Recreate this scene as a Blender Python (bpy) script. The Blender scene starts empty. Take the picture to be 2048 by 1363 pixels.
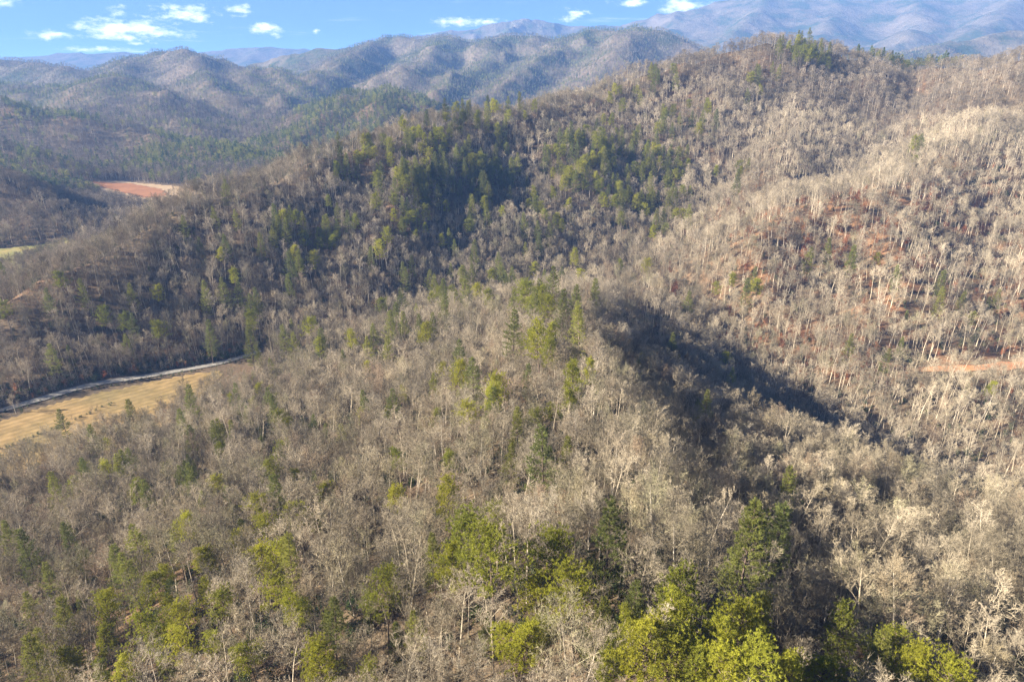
import bpy, math
import numpy as np

R = math.radians
scene = bpy.context.scene
COL = scene.collection
rng = np.random.default_rng(11)

# ------------------------------------------------------------------ camera
F_PX, CX, CY = 1384.0, 1024.0, 681.5          # lens of the drone camera in photo pixels
PITCH = R(22.2)
cam_d = bpy.data.cameras.new('camera')
cam = bpy.data.objects.new('camera', cam_d)
COL.objects.link(cam)
cam_d.sensor_width = 36.0
cam_d.lens = 36.0 * F_PX / 2048.0
cam_d.clip_start = 1.0
cam_d.clip_end = 40000.0
cam.location = (0, 0, 0)
cam.rotation_euler = (math.pi / 2 - PITCH, 0, 0)
scene.camera = cam

# ------------------------------------------------------------------ light
SUN_AZ, SUN_EL = -101.0, 24.5                  # azimuth from the view axis, to the left is negative
world = bpy.data.worlds.new('World')
scene.world = world
world.use_nodes = True
SKY_STRENGTH = 0.05
sun_d = bpy.data.lights.new('sun', 'SUN')
sun_d.energy = 5.0
sun_d.angle = R(0.5)
sun_d.color = (1.0, 0.89, 0.71)
sun = bpy.data.objects.new('sun', sun_d)
COL.objects.link(sun)
sun.location = (-400, 200, 300)
sun.rotation_euler = (math.pi / 2 - R(SUN_EL), 0, R(-SUN_AZ) + math.pi)
scene.view_settings.view_transform = 'Standard'
scene.view_settings.look = 'None'
scene.view_settings.exposure = 2.2
scene.view_settings.gamma = 1.0
scene.view_settings.use_curve_mapping = False
cy = scene.cycles
cy.max_bounces = 5
cy.diffuse_bounces = 2
cy.glossy_bounces = 1
cy.transmission_bounces = 2
cy.volume_bounces = 0
cy.transparent_max_bounces = 4
cy.use_denoising = True
cy.denoiser = 'OPENIMAGEDENOISE'
cy.denoising_input_passes = 'RGB_ALBEDO_NORMAL'
cy.denoising_prefilter = 'NONE'      # keeps the fine twig texture that the guide passes carry
cy.sample_clamp_indirect = 4.0


CLOUDS = []          # azimuth, elevation, half width, half height (radians), weight
for _u, _v, _w, _h, _k in ((372, 27, 62, 22, 1.3), (250, 60, 95, 24, 1.5), (320, 68, 60, 12, 1.3), (105, 70, 60, 10, 1.0), (480, 20, 28, 12, 1.2),
                           (530, 58, 38, 15, 1.5), (632, 62, 9, 8, 1.4), (915, 45, 62, 11, 1.4), (975, 43, 40, 8, 1.4), (1146, 30, 34, 14, 1.0),
                           (1262, 5, 40, 9, 1.3), (1362, 12, 50, 16, 1.5), (240, 25, 24, 14, 0.9), (195, 99, 70, 7, 1.1), (0, 5, 40, 10, 1.2)):
    _dx, _dy = (_u - CX) / F_PX, (CY - _v) / F_PX
    _d = (_dx, math.cos(PITCH) + _dy * math.sin(PITCH), -math.sin(PITCH) + _dy * math.cos(PITCH))
    CLOUDS.append((math.atan2(_d[0], _d[1]), math.atan2(_d[2], math.hypot(_d[0], _d[1])), _w / F_PX, _h / F_PX, _k))


def build_world():
    nt = world.node_tree
    N, L = nt.nodes, nt.links
    bg = N['Background']
    sky = N.new('ShaderNodeTexSky')
    sky.sky_type = 'NISHITA'
    sky.sun_disc = False
    sky.sun_elevation = R(SUN_EL)
    sky.sun_rotation = R(SUN_AZ)
    sky.altitude = 1500
    sky.air_density = 0.25
    sky.dust_density = 0.0
    sky.ozone_density = 5.0
    # small fair-weather cumulus low over the ranges, a thin broken deck all round above them
    tc = N.new('ShaderNodeTexCoord')
    sep = N.new('ShaderNodeSeparateXYZ')
    L.new(tc.outputs['Generated'], sep.inputs[0])

    def mth(op, a, b=None, clamp=False):
        m = N.new('ShaderNodeMath')
        m.operation = op
        m.use_clamp = clamp
        for i, v in enumerate((a, b)):
            if v is None:
                continue
            if hasattr(v, 'links'):
                L.new(v, m.inputs[i])
            else:
                m.inputs[i].default_value = v
        return m.outputs[0]
    az = mth('ARCTAN2', sep.outputs[0], sep.outputs[1])
    el = mth('ARCSINE', sep.outputs[2])
    ae = N.new('ShaderNodeCombineXYZ')
    L.new(az, ae.inputs[0]); L.new(el, ae.inputs[1])

    def noise(vec, scale, detail, rough, stretch):
        mp = N.new('ShaderNodeMapping')
        mp.inputs['Scale'].default_value = stretch
        L.new(vec, mp.inputs['Vector'])
        n = N.new('ShaderNodeTexNoise')
        n.inputs['Scale'].default_value = scale
        n.inputs['Detail'].default_value = detail
        n.inputs['Roughness'].default_value = rough
        L.new(mp.outputs[0], n.inputs['Vector'])
        return n.outputs['Fac']
    blob = None
    for a0, e0, ra, re_, amp in CLOUDS:
        s = N.new('ShaderNodeVectorMath'); s.operation = 'SUBTRACT'
        L.new(ae.outputs[0], s.inputs[0]); s.inputs[1].default_value = (a0, e0, 0)
        m = N.new('ShaderNodeVectorMath'); m.operation = 'MULTIPLY'
        L.new(s.outputs[0], m.inputs[0]); m.inputs[1].default_value = (1 / ra, 1 / re_, 0)
        ln = N.new('ShaderNodeVectorMath'); ln.operation = 'LENGTH'
        L.new(m.outputs[0], ln.inputs[0])
        v = mth('MULTIPLY', mth('SUBTRACT', 1.0, ln.outputs['Value']), amp)
        blob = v if blob is None else mth('MAXIMUM', blob, v)
    n1 = noise(ae.outputs[0], 46.0, 9, 0.66, (1, 2.2, 1))
    body = mth('ADD', blob, mth('MULTIPLY', mth('SUBTRACT', n1, 0.51), 4.0))
    c1 = N.new('ShaderNodeMapRange'); c1.interpolation_type = 'SMOOTHSTEP'
    c1.inputs['From Min'].default_value = 0.15; c1.inputs['From Max'].default_value = 1.5
    L.new(body, c1.inputs['Value'])
    # broken deck: direction projected on a flat layer high above
    zz = mth('ADD', mth('MAXIMUM', sep.outputs[2], 0.0), 0.05)
    pl = N.new('ShaderNodeCombineXYZ')
    L.new(mth('DIVIDE', sep.outputs[0], zz), pl.inputs[0]); L.new(mth('DIVIDE', sep.outputs[1], zz), pl.inputs[1])
    n2 = noise(pl.outputs[0], 0.55, 8, 0.6, (1, 1, 1))
    c2 = N.new('ShaderNodeMapRange'); c2.interpolation_type = 'SMOOTHSTEP'
    c2.inputs['From Min'].default_value = 0.57; c2.inputs['From Max'].default_value = 0.8
    c2.inputs['To Max'].default_value = 0.55
    L.new(n2, c2.inputs['Value'])
    fac = mth('MAXIMUM', c1.outputs[0], c2.outputs[0])
    mix = N.new('ShaderNodeMix')
    mix.data_type = 'RGBA'
    L.new(fac, mix.inputs[0])
    L.new(sky.outputs[0], mix.inputs[6])
    mix.inputs[7].default_value = (12.0, 12.0, 12.4, 1)
    L.new(mix.outputs[2], bg.inputs[0])
    bg.inputs[1].default_value = SKY_STRENGTH


build_world()

# ------------------------------------------------------------------ helpers: rays, noise
SP, CP = math.sin(PITCH), math.cos(PITCH)


def ray(u, v):
    dx = (np.asarray(u, float) - CX) / F_PX
    dy = (CY - np.asarray(v, float)) / F_PX
    return np.stack([dx, CP + dy * SP, -SP + dy * CP], -1)


def P(u, v, t, dz=-19.5):
    """world point seen at photo pixel (u, v) at distance t along the view axis, canopy height removed"""
    d = ray(u, v) * t
    return (d[0], d[1], d[2] + dz)


def project(p):
    p = np.asarray(p, float)
    zc = p[..., 1] * CP - p[..., 2] * SP
    yc = p[..., 1] * SP + p[..., 2] * CP
    zs = np.where(zc > 1, zc, 1)
    return CX + F_PX * p[..., 0] / zs, CY - F_PX * yc / zs, zc


def _hash(ix, iy, seed):
    h = (ix.astype(np.int64) * 374761393 + iy.astype(np.int64) * 668265263 + seed * 1442695041) & 0xFFFFFFFF
    h = ((h ^ (h >> 13)) * 1274126177) & 0xFFFFFFFF
    h = h ^ (h >> 16)
    return (h & 0xFFFF) / 65535.0


def vnoise(x, y, seed=0):
    ix, iy = np.floor(x), np.floor(y)
    fx, fy = x - ix, y - iy
    fx = fx * fx * fx * (fx * (fx * 6 - 15) + 10)
    fy = fy * fy * fy * (fy * (fy * 6 - 15) + 10)
    a = _hash(ix, iy, seed); b = _hash(ix + 1, iy, seed)
    c = _hash(ix, iy + 1, seed); d = _hash(ix + 1, iy + 1, seed)
    return (a + (b - a) * fx) * (1 - fy) + (c + (d - c) * fx) * fy


def fbm(x, y, seed=0, oct=4, gain=0.5):
    s, a, n = 0.0, 1.0, 0.0
    for o in range(oct):
        ca, sa = math.cos(o * 0.7 + seed), math.sin(o * 0.7 + seed)
        s = s + a * (vnoise(ca * x - sa * y + 17.3 * o, sa * x + ca * y - 9.1 * o, seed + o) - 0.5)
        n += a
        a *= gain
        x, y = x * 2.03, y * 2.03
    return s / n * 2


# ------------------------------------------------------------------ terrain shape
# each ridge: points, (drop, length, crest width)
RIDGES = []


def ridge(pts, drop, length, w, steep=0.0):
    RIDGES.append((np.array(pts, float), drop, length, w, steep))


# near hill under the camera, its knoll and its side spurs
ridge([(10, -500, -60), (22, -100, -66), (26, 20, -72), (26, 80, -80), (24, 170, -101), (28, 300, -122),
       P(1118, 540, 420), (55, 470, -158), (75, 510, -178)], 50, 100, 7, 0.86)
ridge([P(1118, 540, 420), P(960, 590, 425), P(800, 632, 430), P(650, 662, 432), P(520, 697, 435), P(455, 726, 440)], 60, 110, 14, 0.86)
ridge([(35, 95, -90), (58, 138, -111), (93, 173, -125), (131, 203, -139), (178, 221, -150), (230, 235, -160), (300, 245, -178)], 85, 100, 7)
ridge([(48, 30, -72), (78, 70, -86), (108, 112, -108), (150, 150, -134)], 55, 100, 14)
ridge([(0, 100, -90), (-60, 145, -126), (-120, 170, -155), (-180, 200, -178)], 40, 110, 16)
ridge([(15, 230, -124), (-50, 270, -145), (-110, 300, -168)], 40, 110, 14)
# right-hand divide, the summit and the long ridge falling to the left
ridge([P(2900, 120, 640), P(2500, 60, 720), P(2250, 60, 790), P(2048, 92, 850), P(1940, 112, 930), P(1810, 118, 1010), P(1720, 92, 1010), P(1650, 66, 990),
       P(1590, 64, 980), P(1520, 74, 975), P(1400, 100, 950)], 78, 100, 22)
ridge([P(1520, 74, 975), P(1400, 100, 950), P(1250, 140, 900), P(1120, 178, 850), P(1000, 208, 820), P(940, 222, 800), P(850, 230, 760),
       P(700, 275, 700), P(580, 312, 650), P(450, 355, 600), P(250, 430, 540), P(100, 512, 500), P(0, 572, 470),
       P(-120, 640, 450)], 68, 100, 12)
# spurs toward the camera
SPURS = dict(
    a=[P(870, 232, 765), P(820, 300, 700), P(760, 400, 620), P(680, 505, 560), P(600, 605, 505)],
    a2=[P(640, 298, 680), P(570, 375, 625), P(490, 465, 565), P(400, 550, 515), P(320, 640, 475)],
    a3=[P(340, 395, 570), P(260, 470, 530), P(180, 560, 490), P(110, 650, 462)],
    ab=[P(945, 232, 800), P(965, 320, 725), P(930, 410, 655), P(850, 490, 600), P(760, 560, 555)],
    b=[P(1270, 140, 905), P(1215, 270, 810), P(1120, 370, 720), P(1050, 470, 640), P(985, 545, 590)],
    c=[P(1470, 90, 965), P(1430, 250, 850), P(1370, 360, 745), P(1290, 465, 655), P(1200, 535, 605)],
    d=[P(1600, 70, 980), P(1590, 200, 880), P(1545, 300, 765), P(1470, 385, 680), P(1400, 440, 640)],
    o=[P(2000, 220, 760), P(1900, 295, 670), P(1700, 350, 610), P(1520, 450, 562), P(1400, 520, 530), P(1330, 565, 515)],
    q=[P(2250, 330, 620), P(2060, 520, 520), P(1930, 640, 470), P(1830, 760, 430)],
)
for key, (dr, ln, w) in dict(a=(52, 100, 8), a2=(52, 100, 8), a3=(50, 100, 8), ab=(50, 100, 8), b=(52, 100, 8), c=(52, 100, 8),
                             d=(60, 100, 12), o=(46, 100, 10), q=(45, 110, 18)).items():
    ridge(SPURS[key], dr, ln, w, 0.0 if key in 'oq' else 0.62)
# hills beyond the valley on the left
ridge([P(-500, 220, 1000), P(-250, 250, 900), P(0, 340, 850), P(90, 400, 800), P(135, 452, 770)], 90, 130, 14)
ridge([P(180, 330, 1350), P(270, 302, 1370), P(380, 268, 1400), P(450, 284, 1350), P(530, 318, 1260), P(575, 350, 1160)], 70, 130, 16)
ridge([P(-200, 190, 1600), P(0, 192, 1560), P(100, 212, 1540), P(230, 236, 1520), P(330, 260, 1460), P(400, 300, 1380)], 110, 190, 20)
ridge([P(-300, 250, 1250), P(-60, 270, 1220), P(80, 300, 1180), P(170, 340, 1120)], 70, 130, 18)
ridge([P(-200, 140, 2300), P(0, 146, 2300), P(120, 152, 2250), P(210, 138, 2300), P(300, 172, 2050), P(420, 212, 1900), P(520, 238, 1800)], 140, 260, 20)
ridge([P(210, 138, 2300), P(180, 180, 1950), P(120, 205, 1750)], 70, 160, 20)
ridge([P(300, 172, 2050), P(330, 205, 1850), P(400, 245, 1650)], 60, 130, 20)
ridge([P(520, 250, 1780), P(620, 207, 1760), P(700, 178, 1760), P(780, 160, 1750), P(830, 182, 1700), P(880, 216, 1650), P(930, 240, 1590)], 120, 170, 18)
ridge([P(700, 178, 1760), P(650, 215, 1620), P(600, 250, 1500), P(580, 275, 1420)], 55, 110, 18)
ridge([P(780, 160, 1750), P(760, 205, 1580), P(740, 240, 1460)], 55, 110, 18)
ridge([P(-200, 118, 3300), P(0, 114, 3200), P(50, 111, 3200), P(100, 124, 3000), P(150, 140, 2700)], 150, 280, 25)
ridge([P(150, 130, 3200), P(230, 114, 3050), P(320, 101, 3000), P(385, 94, 2900), P(430, 105, 2850), P(480, 124, 2750), P(560, 136, 2600), P(620, 160, 2350)], 170, 280, 22)
ridge([P(385, 94, 2900), P(400, 130, 2550), P(440, 165, 2250), P(500, 200, 2050)], 90, 170, 22)
ridge([P(300, 104, 3000), P(260, 125, 2750), P(240, 145, 2500)], 90, 170, 22)
ridge([P(480, 124, 2750), P(540, 165, 2300), P(560, 200, 2050)], 80, 160, 22)
ridge([P(480, 122, 4100), P(560, 112, 4000), P(620, 98, 3900), P(760, 76, 3700), P(900, 66, 3500), P(1000, 64, 3400), P(1130, 60, 3300),
       P(1200, 55, 3200), P(1270, 47, 3100), P(1330, 60, 3050), P(1400, 88, 2950), P(1500, 118, 2850), P(1700, 150, 2700)], 300, 620, 30)
ridge([P(1130, 60, 3300), P(1090, 105, 2850), P(1020, 150, 2500), P(950, 195, 2250)], 130, 220, 25)
ridge([P(1000, 64, 3400), P(960, 110, 2900), P(900, 140, 2550), P(870, 180, 2250)], 120, 210, 25)
ridge([P(900, 66, 3500), P(850, 100, 3000), P(800, 128, 2600)], 120, 220, 25)
ridge([P(760, 76, 3700), P(700, 106, 3100), P(640, 140, 2650), P(600, 172, 2300)], 120, 220, 25)
ridge([P(1270, 47, 3100), P(1240, 90, 2700), P(1160, 135, 2350)], 130, 220, 25)
# hills behind the divide on the right, the high mountain and the last blue ranges
ridge([P(1650, 130, 3200), P(1760, 108, 3300), P(1850, 92, 3400), P(1930, 72, 3500), P(2030, 58, 3500), P(2300, 60, 3400)], 300, 600, 40)
ridge([P(600, 110, 7000), P(720, 86, 7000), P(860, 66, 7000), P(930, 54, 6900), P(1000, 44, 6900), P(1050, 36, 6900), P(1120, 42, 6900), P(1220, 50, 6800),
       P(1290, 34, 6800), P(1360, 16, 6700), P(1440, -4, 6600), P(1540, -18, 6500), P(1680, -10, 6500), P(1820, -24, 6400),
       P(2048, -40, 6300), P(2500, -20, 6200)], 700, 1900, 60)
for (u0, v0, t0), (u1, v1, t1), (u2, v2, t2) in (
        ((1360, 16, 6700), (1330, 60, 5700), (1260, 90, 5000)), ((1540, -18, 6500), (1500, 35, 5600), (1440, 85, 4800)),
        ((1680, -10, 6500), (1660, 40, 5500), (1600, 90, 4700)), ((1820, -24, 6400), (1850, 30, 5400), (1800, 80, 4600)),
        ((2048, -40, 6300), (2020, 10, 5300), (1960, 60, 4600)), ((1050, 36, 6900), (1010, 60, 6200), (960, 80, 5600))):
    ridge([P(u0, v0, t0), P(u1, v1, t1), P(u2, v2, t2)], 330, 620, 50)
ridge([P(-500, 112, 7900), P(-100, 112, 7900), P(60, 112, 7900), P(130, 104, 7900), P(230, 100, 7900), P(300, 108, 7900), P(380, 104, 7900),
       P(440, 100, 7900), P(540, 87, 7900), P(610, 93, 7900), P(700, 100, 7900)], 400, 1200, 60)


FLOOR = -190.0


VALLEYS = [   # stream lines cut between the ridges: points, (half width of the flat), side slope
    (np.array([(-420, 250, -190), (-300, 315, -190), (-235, 350, -190), (-185, 400, -189)], float), (42,), 0.42),
    (np.array([(-185, 400, -189), (-120, 450, -187), (-40, 505, -184), (50, 560, -178), (120, 600, -168)], float), (8,), 0.50),
    (np.array([(112, 540, -174), (128, 493, -183), (146, 457, -193), (164, 405, -202), (180, 345, -208), (218, 305, -212), (300, 285, -214), (420, 250, -218)], float), (16,), 0.62),
]


def seg_roof(x, y, pts, drop, length, w, steep=0.0):
    best = np.full(x.shape, -1e9)
    for a, b in zip(pts[:-1], pts[1:]):
        ab = b[:2] - a[:2]
        l2 = float(ab @ ab)
        t = np.clip(((x - a[0]) * ab[0] + (y - a[1]) * ab[1]) / l2, 0, 1)
        d = np.hypot(x - (a[0] + t * ab[0]), y - (a[1] + t * ab[1]))
        zc = a[2] + t * (b[2] - a[2])
        dr = 1.5 * np.maximum(zc - FLOOR + 30.0, 30.0)          # every flank runs out just under the valley floor
        z = zc - dr * (1 - np.exp(-(np.sqrt(d * d + w * w) - w) * (drop / length) / dr))
        if steep:
            side = (x - (a[0] + t * ab[0])) > 0
            z2 = zc - (np.sqrt(d * d + w * w) - w) * steep        # even, steep shaded side
            z = np.where(side, z2, z)
        best = np.maximum(best, z)
    return best


def sstep(a, b, x):
    t = np.clip((x - a) / (b - a), 0, 1)
    return t * t * (3 - 2 * t)


def floor_z(x, y):
    f = -190.0 - 24.0 * sstep(90, 190, x) * (1 - sstep(350, 520, y))
    f = f + 6.0 * sstep(60, 300, x) * sstep(420, 600, y)
    r = np.hypot(x, y)
    return f + 20.0 * sstep(1600, 4500, r)


def ground(x, y):
    x = np.asarray(x, float); y = np.asarray(y, float)
    sh = x.shape
    x, y = x.ravel(), y.ravel()
    r = np.hypot(x, y)
    # bend the ridge lines a little so that flanks are not straight
    wob = np.clip(r / 1000, 0.25, 3.5)
    qx = x + 16 * wob * fbm(x / (90 * wob.mean() if False else 110), y / 110, 3, 3)
    qy = y + 16 * wob * fbm(x / 110, y / 110, 5, 3)
    k = np.clip(r * 0.005, 2.0, 12.0)
    fl = floor_z(x, y)
    acc = np.exp(np.zeros_like(x))
    h = fl.copy()
    for pts, drop, length, w, steep in RIDGES:
        rad = 7 * (pts[:, 2].max() - FLOOR + 30) * length / drop
        lo = pts[:, :2].min(0) - rad; hi = pts[:, :2].max(0) + rad
        m = (x > lo[0]) & (x < hi[0]) & (y > lo[1]) & (y < hi[1])
        if not m.any():
            continue
        z = seg_roof(qx[m], qy[m], pts, drop, length, w, steep)
        hm, km = h[m], k[m]
        # smooth maximum
        dd = np.abs(hm - z)
        h[m] = np.maximum(hm, z) + np.where(dd < 3 * km, (3 * km - dd) ** 2 / (12 * km), 0) * 0.8
    for pts, half, s in VALLEYS:
        lo = pts[:, :2].min(0) - 260; hi = pts[:, :2].max(0) + 260
        m = (x > lo[0]) & (x < hi[0]) & (y > lo[1]) & (y < hi[1])
        if not m.any():
            continue
        cut = np.full(m.sum(), 1e9)
        xm, ym = qx[m], qy[m]
        for a, c in zip(pts[:-1], pts[1:]):
            ab = c[:2] - a[:2]
            t = np.clip(((xm - a[0]) * ab[0] + (ym - a[1]) * ab[1]) / float(ab @ ab), 0, 1)
            d = np.hypot(xm - (a[0] + t * ab[0]), ym - (a[1] + t * ab[1]))
            hw = half[0] + 0 * d
            cut = np.minimum(cut, a[2] + t * (c[2] - a[2]) + np.maximum(d - hw, 0) * s)
        hm = h[m]
        dd = np.abs(hm - cut)
        h[m] = np.minimum(hm, cut) - np.where(dd < 6, (6 - dd) ** 2 / 24, 0)
        fl[m] = np.minimum(fl[m], cut)
    up = sstep(2, 30, h - fl)
    n = 5.5 * fbm(x / 70, y / 70, 21, 4) + 3.0 * fbm(x / 26, y / 26, 31, 2) * 0.5
    gul = 1 - np.abs(fbm(x / 150, y / 150, 41, 3)) * 2
    gul3 = 1 - np.abs(fbm(x / 85, y / 85, 43, 2)) * 2
    n = n + (8.0 * gul + 8.0 * gul3 - 3.0) * sstep(350, 620, r) * (1 - 0.4 * sstep(1500, 3000, r)) - 5
    gul2 = 1 - np.abs(fbm(x / 520, y / 520, 47, 4)) * 2
    n = n + 48 * (gul2 - 0.6) * sstep(1100, 3600, r)
    h = h + n * up
    return h.reshape(sh)


def hit(u, v, dz=0.0, t0=60.0, t1=4000.0):
    """where the view ray of photo pixel (u, v) meets the surface dz above the ground"""
    d = ray(u, v)
    t = t0 * (t1 / t0) ** np.linspace(0, 1, 700)
    p = d[None, :] * t[:, None]
    g = ground(p[:, 0], p[:, 1]) + dz
    below = np.nonzero(p[:, 2] < g)[0]
    if not len(below):
        return None
    i = max(below[0], 1)
    f0 = p[i - 1, 2] - g[i - 1]; f1 = g[i] - p[i, 2]
    s = f0 / (f0 + f1 + 1e-9)
    q = p[i - 1] + (p[i] - p[i - 1]) * s
    return q[0], q[1], q[2] - dz


# ------------------------------------------------------------------ materials
def new_mat(name):
    m = bpy.data.materials.new(name)
    m.use_nodes = True
    nt = m.node_tree
    b = nt.nodes['Principled BSDF']
    b.inputs['Roughness'].default_value = 0.9
    b.inputs['Specular IOR Level'].default_value = 0.15
    return m, nt.nodes, nt.links, b


def ramp_node(N, stops):
    r = N.new('ShaderNodeValToRGB')
    cr = r.color_ramp
    while len(cr.elements) < len(stops):
        cr.elements.new(0.5)
    for e, (p, c) in zip(cr.elements, stops):
        e.position = p
        e.color = (*c, 1)
    return r


def mat_random(name, stops, rough=0.9, noise=None, translucent=0.0):
    """colour picked per tree, with a fine noise over it"""
    m, N, L, b = new_mat(name)
    oi = N.new('ShaderNodeObjectInfo')
    rp = ramp_node(N, stops)
    L.new(oi.outputs['Random'], rp.inputs[0])
    out = rp.outputs[0]
    geo = N.new('ShaderNodeNewGeometry')
    nz = N.new('ShaderNodeTexNoise')
    nz.inputs['Scale'].default_value = noise or 0.6
    nz.inputs['Detail'].default_value = 2
    L.new(geo.outputs['Position'], nz.inputs['Vector'])
    hsv = N.new('ShaderNodeHueSaturation')
    mp = N.new('ShaderNodeMapRange')
    mp.inputs['From Min'].default_value = 0.25; mp.inputs['From Max'].default_value = 0.75
    mp.inputs['To Min'].default_value = 0.72; mp.inputs['To Max'].default_value = 1.28
    L.new(nz.outputs['Fac'], mp.inputs['Value'])
    nz2 = N.new('ShaderNodeTexNoise')
    nz2.inputs['Scale'].default_value = 0.022
    nz2.inputs['Detail'].default_value = 3
    L.new(geo.outputs['Position'], nz2.inputs['Vector'])
    mp2 = N.new('ShaderNodeMapRange')
    mp2.inputs['From Min'].default_value = 0.3; mp2.inputs['From Max'].default_value = 0.7
    mp2.inputs['To Min'].default_value = 0.62; mp2.inputs['To Max'].default_value = 1.3
    L.new(nz2.outputs['Fac'], mp2.inputs['Value'])
    mu = N.new('ShaderNodeMath'); mu.operation = 'MULTIPLY'
    L.new(mp.outputs[0], mu.inputs[0]); L.new(mp2.outputs[0], mu.inputs[1])
    L.new(mu.outputs[0], hsv.inputs['Value'])
    L.new(out, hsv.inputs['Color'])
    L.new(hsv.outputs[0], b.inputs['Base Color'])
    b.inputs['Roughness'].default_value = rough
    if translucent:
        tr = N.new('ShaderNodeBsdfTranslucent')
        L.new(hsv.outputs[0], tr.inputs['Color'])
        mx = N.new('ShaderNodeMixShader')
        mx.inputs[0].default_value = translucent
        L.new(b.outputs[0], mx.inputs[1]); L.new(tr.outputs[0], mx.inputs[2])
        L.new(mx.outputs[0], N['Material Output'].inputs['Surface'])
    return m


def mat_ground(name, stops, scale, scale2=None, stops2=None, bump=0.0):
    m, N, L, b = new_mat(name)
    geo = N.new('ShaderNodeNewGeometry')
    n1 = N.new('ShaderNodeTexNoise')
    n1.inputs['Scale'].default_value = scale
    n1.inputs['Detail'].default_value = 6
    n1.inputs['Roughness'].default_value = 0.65
    L.new(geo.outputs['Position'], n1.inputs['Vector'])
    r1 = ramp_node(N, stops)
    L.new(n1.outputs['Fac'], r1.inputs[0])
    out = r1.outputs[0]
    if stops2:
        n2 = N.new('ShaderNodeTexNoise')
        n2.inputs['Scale'].default_value = scale2
        n2.inputs['Detail'].default_value = 3
        L.new(geo.outputs['Position'], n2.inputs['Vector'])
        r2 = ramp_node(N, stops2)
        L.new(n2.outputs['Fac'], r2.inputs[0])
        mx = N.new('ShaderNodeMix'); mx.data_type = 'RGBA'; mx.blend_type = 'MULTIPLY'
        mx.inputs[0].default_value = 1.0
        L.new(out, mx.inputs[6]); L.new(r2.outputs[0], mx.inputs[7])
        out = mx.outputs[2]
    L.new(out, b.inputs['Base Color'])
    if bump:
        bp = N.new('ShaderNodeBump')
        bp.inputs['Strength'].default_value = 1.0
        bp.inputs['Distance'].default_value = bump
        L.new(n1.outputs['Fac'], bp.inputs['Height'])
        L.new(bp.outputs[0], b.inputs['Normal'])
    return m, N, L, b, out


M = {}
M['twig'] = mat_random('bare_twigs', [(0.0, (0.12, 0.10, 0.075)), (0.22, (0.29, 0.25, 0.18)), (0.45, (0.38, 0.33, 0.245)), (0.58, (0.30, 0.225, 0.16)), (0.72, (0.35, 0.32, 0.205)), (0.86, (0.16, 0.14, 0.105)), (1.0, (0.46, 0.40, 0.31))], noise=0.25)
M['bark'] = mat_random('grey_bark', [(0.0, (0.20, 0.165, 0.13)), (0.5, (0.38, 0.33, 0.27)), (1.0, (0.56, 0.50, 0.42))], noise=1.5)
M['pale_twig'] = mat_random('pale_twigs', [(0.0, (0.27, 0.23, 0.165)), (0.5, (0.38, 0.325, 0.24)), (1.0, (0.47, 0.405, 0.31))], noise=0.25)
M['pale_bark'] = mat_random('pale_bark', [(0.0, (0.40, 0.335, 0.25)), (1.0, (0.60, 0.52, 0.40))], noise=1.5)
M['needle_dark'] = mat_random('dark_green_needles', [(0.0, (0.05, 0.085, 0.035)), (0.5, (0.085, 0.12, 0.04)), (1.0, (0.12, 0.15, 0.045))], 0.7, 0.5, 0.3)
M['far_twig'] = mat_random('far_twigs', [(0.0, (0.12, 0.105, 0.08)), (0.5, (0.20, 0.17, 0.13)), (1.0, (0.27, 0.225, 0.175))], noise=0.05)
M['pine_bark'] = mat_random('pine_bark', [(0.0, (0.10, 0.075, 0.06)), (1.0, (0.20, 0.15, 0.12))], noise=1.5)
M['needle_yellow'] = mat_random('yellow_green_needles', [(0.0, (0.23, 0.25, 0.04)), (0.4, (0.33, 0.335, 0.04)), (0.75, (0.40, 0.385, 0.045)), (1.0, (0.24, 0.26, 0.05))], 0.7, 0.5, 0.35)
M['needle_green'] = mat_random('soft_green_needles', [(0.0, (0.17, 0.195, 0.06)), (0.4, (0.23, 0.245, 0.065)), (0.8, (0.29, 0.29, 0.065)), (1.0, (0.18, 0.205, 0.065))], 0.7, 0.5, 0.35)
M['rust_leaf'] = mat_random('rust_brown_leaves', [(0.0, (0.26, 0.085, 0.035)), (0.5, (0.36, 0.14, 0.055)), (1.0, (0.30, 0.16, 0.08))], 0.8, 0.5, 0.3)
M['laurel'] = mat_random('laurel_leaves', [(0.0, (0.035, 0.06, 0.022)), (0.6, (0.06, 0.09, 0.03)), (1.0, (0.10, 0.12, 0.035))], 0.6, 0.5, 0.2)


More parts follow.
